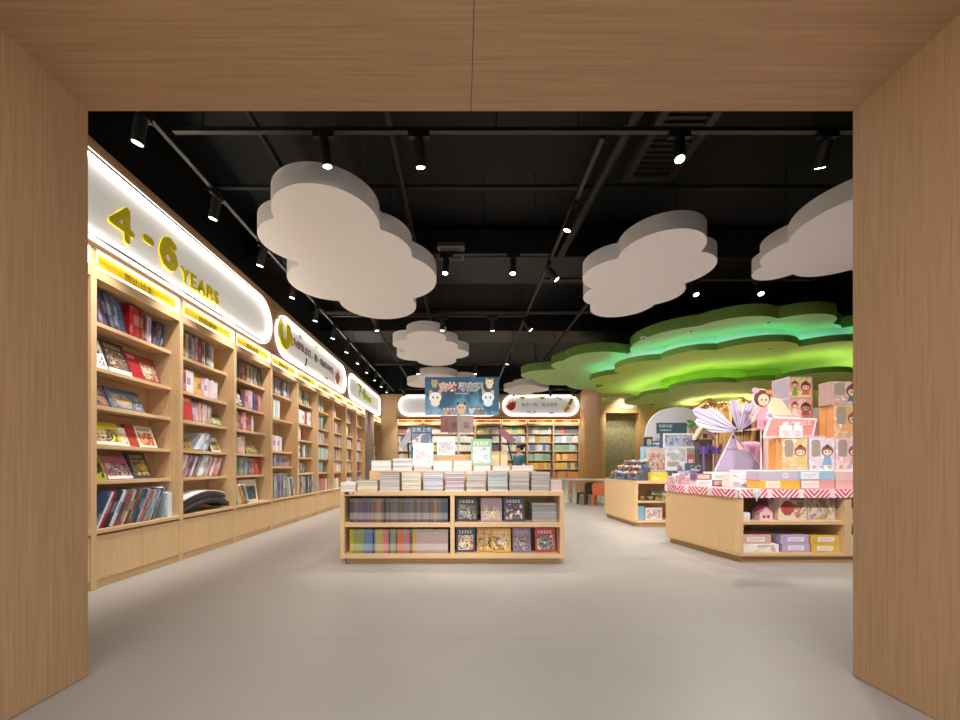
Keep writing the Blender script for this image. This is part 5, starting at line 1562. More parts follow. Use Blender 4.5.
for i, (a, c) in enumerate(((669.5, '#d8b8b4'), (675, '#e4d8d4'), (680.5, '#b89ca4'), (685.5, '#c8b4c0'), (690.5, '#dcc8c8'))):
    carton('blister_pack', nth(i + 1) + ' little blister pack from the corner along the rear of the striped cloth', X(a, 5.12), X(a + 4.4, 5.12), 5.12, 5.185, ZI, 0.93 + 0.03 * (i % 3), c, 'little blister packs on the striped cloth',
           inks=(['#e8dcd8', '#7c6478', '#c89c9c', '#4c4450'], (0.1, 0.9, 0.1, 0.85)), seed=20 + i)


def doll_box(lab, x0, x1, y0, y1, z0, z1, c, hair, dress, group, side='#d89c60'):
    t = thing('doll_box', lab, 'box', ((x0 + x1) / 2, (y0 + y1) / 2, z0), 0, group)
    w_, h_ = x1 - x0, z1 - z0
    b = MB().box(x0, x1, y0, y1, z0 + 0.0006, z1, 0)
    b.build('body', mat(side, 0.5), parent=t, bevel=0.002)
    MB().box(x0 + 0.002, x1 - 0.002, y0 - 0.0012, y0 - 0.0002, z0 + 0.002, z1 - 0.002).build('front_print', art([c, mixhex(c, '#f6efe8', 0.5), mixhex(c, '#f0b0a0', 0.4), c, mixhex(c, '#ffffff', 0.7)], 9, int(x0 * 50)), parent=t)
    MB().prism(pill(x0 + w_ * 0.10, x0 + w_ * 0.43, z0 + h_ * 0.42, z1 - h_ * 0.06, 12, w_ * 0.1), y0 - 0.004, y0 - 0.0014, 'y').build('window', mat('#a8988c', 0.2), parent=t)
    girl_print(t, x0 + w_ * 0.46, x1 - w_ * 0.03, y0 - 0.001, z0 + h_ * 0.12, z0 + h_ * 0.86, hair, dress)
    for i, cc_ in enumerate(('#c8a0a0', '#a8b8c8', '#d8b878')):
        MB().prism([(x0 + w_ * (0.2 + 0.3 * i) + 0.022 * math.cos(2 * PI * k / 14), z0 + h_ * 0.1 + 0.022 * math.sin(2 * PI * k / 14)) for k in range(14)], y0 - 0.003, y0 - 0.0013, 'y').build('badge_print', mat(cc_, 0.5), parent=t)
    return t


GD = 'doll boxes stacked on the white riser'
r1, r2 = 1.0125, 1.395
doll_box('yellow doll box standing at the pillow end of the white riser', X(782, 4.5), X(807.5, 4.5), 4.50, 4.595, r1, r2, '#e4b870', '#9a6450', '#e8b878', GD)
doll_box('lavender white doll box in the middle of the white riser', X(809, 4.5), X(834.5, 4.5), 4.50, 4.595, r1, r2, '#d8d0dc', '#8c5c50', '#88a8d4', GD, '#c8bccc')
doll_box('pink doll box on the white riser cut off by the portal jamb', X(835.5, 4.5), X(862, 4.5), 4.50, 4.595, r1, r2, '#e4c4c8', '#8c5c50', '#dc98a4', GD, '#dcb0b8')
carton('doll_box', 'orange doll box side on, just behind the yellow one on the riser', X(782, 4.5), X(807, 4.5), 4.60, 4.70, r1, r2 - 0.002, '#d8904c', GD, inks=(['#d8904c', '#e8b070'], (0.1, 0.9, 0.1, 0.9)))
carton('doll_box', 'lilac doll box hidden behind the lavender white one on the riser', X(809, 4.5), X(834, 4.5), 4.60, 4.70, r1, r2 - 0.002, '#b8acc0', GD)
carton('doll_box', 'rose doll box hidden behind the pink one on the riser', X(835.5, 4.5), X(862, 4.5), 4.60, 4.70, r1, r2 - 0.002, '#c8a0a8', GD)
doll_box('orange yellow doll box on the second tier by the portal jamb', X(833.5, 4.52), X(862, 4.52), 4.52, 4.61, r2 + 0.001, 1.79, '#e0a860', '#9a6450', '#e8b060', GD, '#c88450')
carton('doll_box', 'orange doll box side on, behind the second tier doll box', X(833.5, 4.52), X(861, 4.52), 4.615, 4.70, r2 + 0.001, 1.788, '#cc8848', GD)
doll_box('dusky pink doll box topmost by the portal jamb', X(831, 4.53), X(862, 4.53), 4.53, 4.69, 1.791, 2.07, '#cfa494', '#7a5448', '#5c7c88', GD, '#a88880')
# pale boxes with clear sides on a pedestal
pd = thing('pedestal', 'pale pink pedestal under the clear sided doll boxes', 'pedestal', (4.42, 5.1, ZI))
MB().box(4.20, 4.86, 4.97, 5.28, ZI, 1.69).build('pedestal_block', mat('#e8d0cc', 0.6), parent=pd, bevel=0.004)
for z0, z1, c, lab in ((1.6905, 1.955, '#e8a890', 'lower clear sided doll box with a peach front'), (1.9555, 2.235, '#e8cc58', 'upper clear sided doll box with a yellow front')):
    t = thing('clear_doll_box', lab, 'box', (4.45, 5.05, z0), 0, 'clear sided doll boxes')
    xa, xb, ya, yb = X(789.5, 4.98), X(812.5, 4.98), 4.98, 5.26
    b = MB().box(xa, xb, yb - 0.01, yb, z0, z1).box(xa, xb, ya, yb - 0.01, z0 + 0.0006, z0 + 0.01).box(xa, xb, ya, yb - 0.01, z1 - 0.01, z1)
    b.build('frame', mat('#b8a8a8', 0.4), parent=t)
    MB().box(xa, xb, ya, ya + 0.004, z0 + 0.01, z1 - 0.01).build('front_print', art([c, mixhex(c, '#ffffff', 0.4), '#e89c98', c], 6, int(z0 * 10)), parent=t)
    MB().box(xa, xa + 0.003, ya + 0.004, yb - 0.01, z0 + 0.01, z1 - 0.01).build('side_window', mat('#9c9098', 0.15), parent=t)
    girl_print(t, xa + 0.02, xa + 0.12, ya, z0 + 0.02, z1 - 0.01, '#7a5040', '#e8e0d0' if z0 < 1.8 else '#88a838')
    girl_print(t, xa + 0.14, xb - 0.02, ya, z0 + 0.03, z1 - 0.06, '#845040', '#d87868')
carton('toy_box', 'small white box beside the clear sided doll boxes', X(814, 4.98), X(824, 4.98), 4.99, 5.1, 1.6905, 1.83, '#ece8e4', None)
# roofed toy house
th = thing('toy_house', 'cream roofed toy house standing behind the pink sign board', 'toy house', (3.98, 4.82, 1.0125))
MB().box(3.90, 4.08, 4.75, 4.90, 1.013, 1.70).build('body', mat('#e6c8b8', 0.6), parent=th)
MB().prism([(3.845, 1.70), (4.155, 1.66), (3.99, 1.90), (3.87, 1.915)], 4.735, 4.915, 'y').build('roof', mat('#e4d0a8', 0.6), parent=th)
MB().box(3.85, 4.15, 4.728, 4.735, 1.665, 1.70).build('roof_trim', mat('#e0a0b0', 0.6), parent=th)
# pink sign board and what stands before it
sb = thing('sign_board', 'pink trapezoid sign board with a pale border standing on the doll boxes', 'sign', (3.9, 4.56, r2))
tp = [(X(763, 4.55), 1.40), (X(813, 4.55), 1.41), (X(817.5, 4.55), 1.63), (X(770, 4.55), 1.66)]
MB().prism(tp, 4.55, 4.562, 'y').build('board', mat('#f2d8d4', 0.5), parent=sb)
cq = (sum(p[0] for p in tp) / 4, sum(p[1] for p in tp) / 4)
MB().prism([(cq[0] + (p[0] - cq[0]) * 0.92, cq[1] + (p[1] - cq[1]) * 0.82) for p in tp], 4.547, 4.5498, 'y').build('inner_panel', mat('#dc8f86', 0.5), parent=sb)
text('lettering', '小小公主', 0.06, (0.17, -0.015, 0.18), mat('#f8ece8'), sb, depth=0.001)
fl = MB()
for i in range(5):
    a = 2 * PI * i / 5
    fl.cyl((X(770, 4.545) + 0.028 * math.cos(a), 4.543, 1.665 + 0.028 * math.sin(a)), (X(770, 4.545) + 0.028 * math.cos(a), 4.5495, 1.665 + 0.028 * math.sin(a)), 0.024, n=14)
fl.build('flower', mat('#e4dce4', 0.5), parent=sb)
for a, b_, lab in ((780, 792, 'white printed gift bag standing before the pink sign board'), (793, 802.5, 'narrower white gift bag standing before the pink sign board')):
    t = thing('gift_bag', lab, 'bag', (X((a + b_) / 2, 4.5), 4.51, r2))
    MB().prism([(X(a, 4.5), r2 + 0.0008), (X(b_, 4.5), r2 + 0.0008), (X(b_ - 1, 4.5), r2 + 0.15), (X(a + 1, 4.5), r2 + 0.15)], 4.49, 4.525, 'y').build('bag', mat('#f0e6e2', 0.6), parent=t)
    MB().box(X(a + 1.5, 4.5), X(b_ - 1.5, 4.5), 4.488, 4.4898, r2 + 0.02, r2 + 0.09).build('picture', art(['#f0e6e2', '#e0b0b4', '#f0e6e2', '#a8b8cc'], 20, int(a)), parent=t)
    MB().cyl((X((a + b_) / 2, 4.5), 4.507, r2 + 0.15), (X((a + b_) / 2, 4.5), 4.507, r2 + 0.185), 0.025, 0.033, n=10).build('ruffled_top', mat('#f4eae8', 0.7), parent=t)
carton('sachet', 'flat pink sachet lying beside the gift bags', X(804, 4.5), X(826, 4.5), 4.505, 4.54, r2 + 0.001, r2 + 0.025, '#e6b4b8', None, cat='packet')
# cut-out girl on a stick
gc = thing('cutout_girl', 'cardboard cut-out girl in a pink dress holding a stick', 'cut-out', (X(762, 4.62), 4.66, 1.0125))
GX = X(762, 4.65)
b = MB().cyl((GX, 4.665, 1.0132), (GX, 4.665, 1.60), 0.008, n=8)
b.build('stand', mat('#d8c8b8', 0.6), parent=gc)
el = lambda x, z, a, c_, n=20: [(x + a * math.cos(2 * PI * i / n), z + c_ * math.sin(2 * PI * i / n)) for i in range(n)]
MB().prism([(GX - 0.05, 1.80), (GX + 0.06, 1.80), (GX + 0.085, 1.50), (GX - 0.06, 1.52)], 4.645, 4.657, 'y').build('dress', mat('#dc98a8', 0.5), parent=gc)
MB().prism(el(GX - 0.005, 1.885, 0.115, 0.125), 4.65, 4.658, 'y').build('border', mat('#ecd8d8', 0.5), parent=gc)
MB().prism(el(GX, 1.89, 0.10, 0.105), 4.643, 4.6498, 'y').build('hair', mat('#6a4438', 0.5), parent=gc)
fc = MB().prism(el(GX + 0.012, 1.87, 0.066, 0.072), 4.639, 4.6428, 'y').build('face', mat('#ecc4a8', 0.5), parent=gc)
MB().prism(el(GX - 0.012, 1.87, 0.009, 0.014, 10), 4.637, 4.639, 'y').prism(el(GX + 0.04, 1.87, 0.009, 0.014, 10), 4.637, 4.639, 'y').build('eye', mat('#2a1c18', 0.5), parent=fc)
MB().prism([(GX + 0.0, 1.838), (GX + 0.012, 1.826), (GX + 0.026, 1.838), (GX + 0.012, 1.833)], 4.637, 4.639, 'y').build('mouth', mat('#b84848', 0.5), parent=fc)
MB().prism([(GX - 0.04, 1.77), (GX - 0.02, 1.79), (GX - 0.12, 1.60), (GX - 0.14, 1.62)], 4.641, 4.6448, 'y').build('arm', mat('#ecc4a8', 0.5), parent=gc)
MB().prism(el(GX + 0.09, 1.965, 0.05, 0.028, 14), 4.64, 4.6428, 'y').build('hair_bow', mat('#d88a4c', 0.5), parent=gc)
MB().prism(el(GX - 0.085, 1.985, 0.045, 0.035, 14), 4.64, 4.6428, 'y').build('hair_bow', mat('#dca8b8', 0.5), parent=gc)
MB().cyl((GX - 0.17, 4.642, 1.66), (GX - 0.02, 4.642, 1.82), 0.005, n=8).build('stick', mat('#c8a070', 0.5), parent=gc)
# tent on its low riser
rz = thing('white_riser', 'low pale riser under the lavender toy tent', 'riser', (3.6, 5.15, ZI))
MB().box(3.31, 4.08, 4.965, 5.19, ZI, 0.985).build('riser_block', mat('#f0e0e0', 0.6), parent=rz, bevel=0.004)
tt = thing('toy_tent', 'small lavender toy tent with crossed wooden poles on the pale riser', 'toy tent', (X(737, 5.15), 5.15, 0.985))
ax, ay, az = X(733, 5.08), 5.08, 1.50
corners = [(X(715, 4.99), 4.985), (X(765.5, 4.99), 4.985), (X(763, 5.1), 5.17), (X(718, 5.1), 5.17)]
b = MB()
top = [(ax + (x - ax) * 0.13, ay + (y - ay) * 0.13) for x, y in corners]
v = [(x, y, 0.9862) for x, y in corners] + [(x, y, az - 0.07) for x, y in top]
b.add(v, [(3, 2, 1, 0), (4, 5, 6, 7), (0, 1, 5, 4), (1, 2, 6, 5), (2, 3, 7, 6), (3, 0, 4, 7)], 0)
b.build('canvas', mat('#9c8ea6', 0.8), parent=tt)
for (x, y) in corners:
    q = Vector((ax, ay, az)) + (Vector((ax, ay, az)) - Vector((x, y, 0.986))) * 0.16
    MB().cyl((x, y, 0.9975), q, 0.009, n=8).build('pole', mat('#b8a8b8', 0.5), parent=tt, smooth=60)
f0, f1 = Vector((corners[0][0], corners[0][1], 0.99)), Vector((corners[1][0], corners[1][1], 0.99))
apx = Vector((ax, ay, az - 0.05))
d0, d1 = f0.lerp(apx, 0.62), f1.lerp(apx, 0.62)
b = MB()
b.add([(d0.x, d0.y - 0.006, d0.z), (d1.x, d1.y - 0.006, d1.z), (d1.x * 0.35 + d0.x * 0.65, d0.y + 0.03, az - 0.07), (d0.x * 0.75 + d1.x * 0.25, d0.y + 0.03, az - 0.07)], [(0, 1, 2, 3)], 0)
b.add([(d0.x, d0.y - 0.005, d0.z - 0.012), (d1.x, d1.y - 0.005, d1.z - 0.012), (d1.x, d1.y - 0.006, d1.z), (d0.x, d0.y - 0.006, d0.z)], [(0, 1, 2, 3)], 0)
b.build('trim_band', mat('#86748e', 0.8), parent=tt)
b = MB()
m1 = f0.lerp(f1, 0.63).lerp(apx, 0.63)
b.add([(m1.x, m1.y - 0.012, m1.z), (d1.x - 0.01, d1.y - 0.012, d1.z), (apx.x + 0.02, apx.y - 0.02, apx.z - 0.02), (m1.x - 0.01, m1.y, m1.z + 0.02)], [(0, 1, 2, 3)], 0)
b.build('door_flap', mat('#e8c4b0', 0.8), parent=tt)
# feather blades fanned out at the tent top
fw = thing('feather_fan', 'fan of lavender and cream feather blades at the tip of the toy tent', 'decoration', (ax, ay - 0.05, az + 0.02))
for i, (ang, ln, wd, c) in enumerate(((176, 0.40, 0.10, '#b4aabc'), (167, 0.58, 0.15, '#c8c0d0'), (155, 0.66, 0.17, '#bdb4c8'), (144, 0.50, 0.12, '#d4ccd8'), (101, 0.42, 0.15, '#bdb2cc'), (76, 0.40, 0.10, '#d0c8da'), (61, 0.50, 0.16, '#b8aeca'),
                                       (46, 0.44, 0.13, '#cdc2d8'), (8, 0.55, 0.07, '#ecc8b4'))):
    a = R(ang)
    pts = [(0.0, 0), (0.35, -0.55), (0.75, -1.0), (0.95, -0.6), (1.0, 0.0), (0.92, 0.55), (0.7, 0.75), (0.35, 0.45)]
    po_ = [(ax + (u * ln) * math.cos(a) - w_ * wd * 0.5 * math.sin(a), az + 0.02 + (u * ln) * math.sin(a) + w_ * wd * 0.5 * math.cos(a)) for u, w_ in pts]
    fe = MB().prism(po_, ay - 0.075 - 0.008 * i, ay - 0.07 - 0.008 * i, 'y').build('feather', mat(c, 0.7), parent=fw)
    MB().cyl((ax, ay - 0.077 - 0.008 * i, az + 0.02), (ax + ln * 0.95 * math.cos(a), ay - 0.077 - 0.008 * i, az + 0.02 + ln * 0.95 * math.sin(a)), 0.004, n=6).build('quill', mat('#8c809c', 0.7), parent=fe)
MB().cyl((ax, ay - 0.16, az + 0.02), (ax, ay - 0.065, az + 0.02), 0.014, n=10).build('hub', mat('#d8b890', 0.5), parent=fw)
# cushion, plush whale
b = MB()
n = 14
for i in range(n + 1):
    for j in range(n + 1):
        u, w_ = -1 + 2 * i / n, -1 + 2 * j / n
        th_ = 0.06 * ((1 - u ** 4) * (1 - w_ ** 4)) ** 0.6
        b.v += [(4.03 + 0.15 * u * (1 - 0.06 * w_ * w_), 5.275 - th_, 1.105 + 0.30 * w_ * (1 - 0.06 * u * u)), (4.03 + 0.15 * u * (1 - 0.06 * w_ * w_), 5.275 + th_ * 0.9 + 0.001, 1.105 + 0.30 * w_ * (1 - 0.06 * u * u))]
for i in range(n):
    for j in range(n):
        q = [2 * (i * (n + 1) + j), 2 * ((i + 1) * (n + 1) + j), 2 * ((i + 1) * (n + 1) + j + 1), 2 * (i * (n + 1) + j + 1)]
        b.f += [q, [k + 1 for k in q[::-1]]]
        b.m += [0, 0]
for i in range(n):
    for (p_, q_) in (((i, 0), (i + 1, 0)), ((i, n), (i + 1, n)), ((0, i), (0, i + 1)), ((n, i), (n, i + 1))):
        a_, c_ = 2 * (p_[0] * (n + 1) + p_[1]), 2 * (q_[0] * (n + 1) + q_[1])
        b.f.append([a_, c_, c_ + 1, a_ + 1])
        b.m.append(0)
tag(b.build('plush_cushion', mat('#cf94b0', 0.85), smooth=60), 'tall pink plush cushion behind the toy tent', 'cushion')
wh = thing('plush_whale', 'grey plush whale with a white belly lying on the striped cloth', 'plush toy', (3.16, 5.14, ZI))
MB().ball((3.155, 5.262, 0.905), 0.1, 18, sc=(1.48, 0.6, 0.98)).build('body', mat('#6c6478', 0.9), parent=wh, smooth=80)
MB().ball((3.17, 5.25, 0.86), 0.1, 16, sc=(1.15, 0.55, 0.52)).build('belly', mat('#e8e0e0', 0.9), parent=wh, smooth=80)
MB().ball((3.03, 5.262, 1.0), 0.05, 12, sc=(0.7, 0.5, 1.7)).build('tail', mat('#62586e', 0.9), parent=wh, smooth=80)
MB().ball((3.22, 5.23, 0.995), 0.05, 12, sc=(1.5, 0.5, 0.5)).build('fin', mat('#756c82', 0.9), parent=wh, smooth=80)
# white tassel hanging over the front
tz = thing('white_tassel', 'white cloth tassel hanging over the striped hem at the island corner', 'tassel', (X(755, 4.12), 4.13, 0.806))
MB().box(X(750, 4.15), X(760, 4.15), 4.125, 4.2, ZI, 0.812).build('knot', mat('#ece6e2', 0.85), parent=tz)
b = MB()
for i in range(5):
    x = X(753.5 + 1.5 * i, 4.13)
    b.cyl((x, 4.128 - 0.002 * (i % 2), 0.812), (x - 0.006 + 0.002 * i, 4.124, 0.68 + 0.03 * abs(i - 2)), 0.012, 0.004, n=8)
b.build('fringe', mat('#ece6e2', 0.85), parent=tz)

# ------------------------------------------------------------------ things on the farther island
Z2 = 0.8058
st = thing('stepped_stand', 'stepped dark stand under the little figure packs on the farther island', 'stand', (3.3, 7.4, Z2))
MB().box(3.07, 3.30, 6.75, 7.95, Z2, 0.82).build('step', mat('#54545c', 0.5), parent=st)
MB().box(3.18, 3.30, 6.82, 7.95, 0.8205, 0.93).build('step', mat('#54545c', 0.5), parent=st)
MB().box(3.30, 3.42, 6.86, 7.95, Z2, 1.04).build('step', mat('#54545c', 0.5), parent=st)
FC = ['#34466c', '#2c3a58', '#4c5c84', '#3c4c60', '#28344c', '#54688c', '#44506c']
TC = ['#c88c60', '#d8b078', '#b87050', '#e0c090', '#c87848', '#8c9cb0']
cnt = 0
rnd = random.Random(11)
for row, (x0, x1, zz, ys) in enumerate(((3.085, 3.17, 0.8205, [6.78 + 0.115 * i for i in range(10)]), (3.19, 3.28, 0.9305, [6.84 + 0.115 * i for i in range(9)]), (3.315, 3.405, 1.0405, [6.88 + 0.12 * i for i in range(8)]))):
    for i, y in enumerate(ys):
        h_ = rnd.uniform(0.12, 0.16)
        c, tc_ = rnd.choice(FC), rnd.choice(TC)
        t = thing('figure_pack', '%s pack with %s top, %s from the entrance on the %s stand step' % (colour_name(c), colour_name(tc_), nth(i + 1), ('lowest', 'middle', 'upper')[row]), 'toy figure',
                  ((x0 + x1) / 2, y, zz), 0, 'little figure packs on the farther island')
        MB().box(x0, x1, y, y + 0.075, zz + 0.0006, zz + h_ * 0.7).build('pack', art([c, mixhex(c, '#e8e4e0', 0.5), c, mixhex(c, '#101018', 0.5)], 22, i), parent=t)
        MB().ball(((x0 + x1) / 2, y + 0.037, zz + h_ * 0.7 + 0.028), 0.03, 10, sc=(1, 1, 1)).build('head', mat(tc_, 0.5), parent=t, smooth=80)
Xf = lambda p_, y_=7.0: px(p_, y_)
wr = thing('white_riser', 'white riser under the tall boxes on the farther island', 'riser', (3.9, 7.05, Z2))
MB().box(3.47, 4.28, 6.98, 7.5, Z2, 0.99).build('riser_block', mat('#b8b4b4', 0.6), parent=wr)
GB = 'tall boxes on the farther island riser'
for i in range(3):
    a = 650.5 + 5.6 * i - 2
    carton('snack_box', '%s of three tall brown patterned boxes, counting from the aisle' % nth(i + 1), Xf(a), Xf(a + 5.4), 7.0, 7.1, 0.9906, 1.40, '#d8c0b4', GB,
           inks=(['#d8c0b4', '#a06048', '#e4d0c4', '#8c4c38', '#c08068'], (0.04, 0.96, 0.02, 0.75)), seed=30 + i)
carton('toy_box', 'big white toy box with coloured pictures on the farther island', Xf(665), Xf(687), 7.0, 7.15, 0.9906, 1.40, '#e6e6e6', GB, inks=(['#e6e6e6', '#e6e6e6', '#a8bccc', '#d8c8a8', '#e6e6e6'], (0.06, 0.94, 0.4, 0.95)), seed=34, card=(0.1, 0.65, 0.16, 0.38, '#b8b0a4'))
carton('toy_box', 'narrow red box beside the big white toy box', Xf(687.5), Xf(694), 7.0, 7.1, 0.9906, 1.28, '#c4605c', GB, inks=(['#c4605c', '#e8c8c0', '#c4605c'], (0.15, 0.85, 0.3, 0.7)), seed=35)
carton('toy_box', 'yellow box at the front of the farther island', Xf(650.5, 6.75), Xf(667, 6.75), 6.72, 6.85, Z2, 0.955, '#d8c040', None, inks=(['#d8c040', '#e8d880', '#d8c040', '#c8a030'], (0.05, 0.95, 0.1, 0.6)), seed=36)
wb = thing('window_box', 'white framed display box with toys behind its front on the farther island', 'box', (Xf(680), 7.05, 1.401), 0)
xa, xb = Xf(663), Xf(697.5)
MB().box(xa, xb, 7.0, 7.12, 1.4015, 1.67).build('body', mat('#4c5464', 0.4), parent=wb)
MB().ring([(xa, 1.4015), (xb, 1.4015), (xb, 1.67), (xa, 1.67)], [(xa + 0.03, 1.43), (xb - 0.03, 1.43), (xb - 0.03, 1.64), (xa + 0.03, 1.64)], 6.985, 6.9995, 'y').build('frame', mat('#e8ecf0', 0.4), parent=wb)
MB().box(xa + 0.035, xb - 0.035, 6.995, 6.9998, 1.435, 1.635).build('picture', art(['#4c5464', '#8ca4c4', '#c8d0dc', '#6c7484', '#b8a0a4'], 9, 40), parent=wb)
carton('toy_box', 'tall pale blue box behind the brown patterned boxes', Xf(644, 7.2), Xf(662, 7.2), 7.2, 7.35, 0.9906, 1.44, '#98c4dc', GB)
carton('toy_box', 'black boxed toy on top of the pale blue box', Xf(646, 7.2), Xf(653, 7.2), 7.21, 7.3, 1.4406, 1.62, '#34343c', None, window=(0.15, 0.85, 0.1, 0.8))
tc_ = thing('toy_car', 'small blue and white toy car on top of the pale blue box', 'toy', (Xf(658, 7.2), 7.24, 1.4405))
MB().box(Xf(653.5, 7.2), Xf(662, 7.2), 7.22, 7.30, 1.46, 1.51).build('body', mat('#b8c8d8', 0.4), parent=tc_, bevel=0.01)
MB().box(Xf(655, 7.2), Xf(660, 7.2), 7.225, 7.295, 1.511, 1.55).build('cabin', mat('#54708c', 0.3), parent=tc_, bevel=0.01)
for q in (655.3, 660.3):
    MB().cyl((Xf(q, 7.2), 7.215, 1.4605), (Xf(q, 7.2), 7.305, 1.4605), 0.019, n=12).build('wheel', mat('#2c3440', 0.5), parent=tc_)
# white arch board
ar = thing('arch_board', 'large pale grey arched board rising behind the boxes of the farther island', 'board', (Xf(672, 7.45), 7.5, Z2))
cx_ = (Xf(647, 7.5) + Xf(712, 7.5)) / 2
rx_ = (Xf(712, 7.5) - Xf(647, 7.5)) / 2
pts = [(cx_ + rx_ * math.cos(R(180 * i / 30)), 1.62 + 0.62 * math.sin(R(180 * i / 30)) ** 0.8) for i in range(31)]
pts += [(cx_ - rx_, 1.0), (cx_ - rx_ * 0.8, 0.8065), (cx_ + rx_ * 0.8, 0.8065), (cx_ + rx_, 1.0)]
MB().prism(pts, 7.56, 7.60, 'y').build('board', mat('#d4d0d0', 0.6), parent=ar)
dr = thing('shop_sign', 'dark teal sign with white lines standing on the white framed display box', 'sign', (Xf(673), 7.05, 1.671))
MB().box(Xf(658), Xf(688.5), 7.05, 7.06, 1.6715, 1.87).build('board', mat('#3c5c64', 0.5), parent=dr)
text('lettering', '玩具乐园', 0.062, (-0.11, -0.003, 0.135), mat('#d8dcd8'), dr, depth=0.001)
text('lettering', '创意拼装系列', 0.035, (-0.11, -0.003, 0.06), mat('#d8dcd8'), dr, depth=0.001)
pp = thing('potted_plant', 'small leafy plant in a terracotta pot beside the dark teal sign', 'plant', (Xf(688.5, 6.98), 7.02, 1.671))
bx_, by_ = Xf(693.2), 7.03
MB().lathe([(0.035, 0.0), (0.048, 0.07), (0.052, 0.075), (0.045, 0.076)], (bx_, by_, 1.6715), 14).build('pot', mat('#b07050', 0.7), parent=pp, smooth=40)
b = MB()
rnd = random.Random(3)
for i in range(26):
    a, e = rnd.uniform(0, 2 * PI), rnd.uniform(0.2, 1.3)
    r_ = rnd.uniform(0.06, 0.14)
    tip = Vector((bx_ - 0.0 + r_ * math.cos(a) * math.cos(e) * 1.1, by_ + 0.6 * r_ * math.sin(a) * math.cos(e), 1.745 + r_ * math.sin(e) * 1.4))
    base = Vector((bx_, by_, 1.74))
    b.cyl(base, tip, 0.0022, n=5)
    dd = (tip - base).normalized()
    sd = dd.cross(Vector((0, 1, 0))).normalized() * 0.024
    up = Vector((0, -0.008, 0.006))
    b.add([tip - dd * 0.03, tip + sd + up, tip + dd * 0.035, tip - sd + up, tip + Vector((0, 0.004, -0.002))], [(0, 1, 2, 3), (0, 4, 1), (1, 4, 2), (2, 4, 3), (3, 4, 0)], 0)
b.build('foliage', mat('#5c9440', 0.6), parent=pp)
rf = thing('toy_house', 'beige toy house with brown windows at the tent end of the farther island', 'toy house', (Xf(704, 6.9), 6.95, Z2))
hx0, hx1 = Xf(698.5, 6.86), Xf(712.5, 6.86)
MB().box(hx0, hx1, 6.86, 6.97, Z2 + 0.0006, 1.55).build('body', mat('#5c4c44', 0.6), parent=rf)
MB().prism([(hx0 - 0.05, 1.54), ((hx0 + hx1) / 2, 1.80), (hx1 + 0.05, 1.54), (hx1 + 0.05, 1.60), ((hx0 + hx1) / 2, 1.87), (hx0 - 0.05, 1.60)], 6.84, 6.975, 'y').build('roof', mat('#d8c0a4', 0.6), parent=rf)
MB().prism([(hx0 + 0.01, 1.551), ((hx0 + hx1) / 2, 1.775), (hx1 - 0.01, 1.551)], 6.861, 6.969, 'y').build('gable', mat('#c8b090', 0.6), parent=rf)
MB().box(hx0 + 0.08, hx0 + 0.16, 6.855, 6.8608, 1.57, 1.65).build('window', mat('#6c3c2c', 0.5), parent=rf)
for i, (a, lab) in enumerate(((703, 'purple winged toy nearer the aisle on the front rank of the farther island'), (715.5, 'purple winged toy nearer the tent on the front rank of the farther island'))):
    t = thing('winged_toy', lab, 'toy', (Xf(a, 6.8), 6.78, Z2), 0, 'purple winged toys')
    x = Xf(a, 6.8)
    MB().cyl((x, 6.78, Z2 + 0.0006), (x, 6.78, 1.42), 0.02, 0.015, n=10).build('body', mat('#7c6c9c', 0.5), parent=t, smooth=60)
    MB().lathe([(0.05, 0), (0.05, 0.012)], (x, 6.78, Z2 + 0.0006), 14).build('foot', mat('#54486c', 0.5), parent=t)
    for sgn in (-1, 1):
        MB().prism([(x + sgn * 0.005, 1.36), (x + sgn * 0.09, 1.47), (x + sgn * 0.10, 1.38), (x + sgn * 0.07, 1.33), (x + sgn * 0.08, 1.27), (x + sgn * 0.02, 1.30)], 6.775, 6.783, 'y').build('wing', mat('#6a4fa0', 0.5), parent=t)
carton('toy_box', 'dark teal box on the front rank of the farther island', Xf(688, 6.8), Xf(700, 6.8), 6.75, 6.9, Z2, 1.12, '#3c5460', None, inks=(['#3c5460', '#8ca0b0', '#2c3c48', '#b8a090'], (0.06, 0.94, 0.1, 0.9)), seed=45)
carton('toy_box', 'dark grey box beside the yellow one on the front rank of the farther island', Xf(669, 6.8), Xf(686, 6.8), 6.74, 6.9, Z2, 0.98, '#4c5058', None, inks=(['#4c5058', '#8c8890', '#343840', '#b0a8a8'], (0.06, 0.94, 0.1, 0.9)), seed=46)
# inside the farther island
GI = 'boxes inside the farther island'
carton('toy_box', 'pale blue box on the lower shelf of the farther island', Xf(637.5, 6.75), Xf(643.5, 6.75), 6.72, 7.0, 0.1056, 0.36, '#7ca8c0', GI)
carton('toy_box', 'white picture box on the lower shelf of the farther island', Xf(645, 6.75), Xf(662, 6.75), 6.74, 7.0, 0.1056, 0.33, '#d4c8c0', GI, inks=(['#d4c8c0', '#b0988c', '#e0d8d0', '#98a0a8'], (0.1, 0.9, 0.15, 0.8)), seed=50)
carton('toy_box', 'green and white box on the upper shelf of the farther island', Xf(651, 6.95), Xf(666, 6.95), 6.92, 7.1, 0.4556, 0.62, '#b8bc94', GI, inks=(['#b8bc94', '#e0dcd0', '#8c9c60'], (0.05, 0.95, 0.1, 0.9)), seed=51)
for i, (a, c) in enumerate(((638.5, '#4c3c34'), (646, '#3c3434'), (654, '#5c4434'))):
    carton('toy_box', '%s low dark toy box from the corner on the upper shelf of the farther island' % nth(i + 1), Xf(a, 6.75), Xf(a + 6.8, 6.75), 6.72, 6.86, 0.4556, 0.545, c, GI, inks=([c, '#b08850', c, '#2c2424'], (0.08, 0.92, 0.15, 0.85)), seed=52 + i)

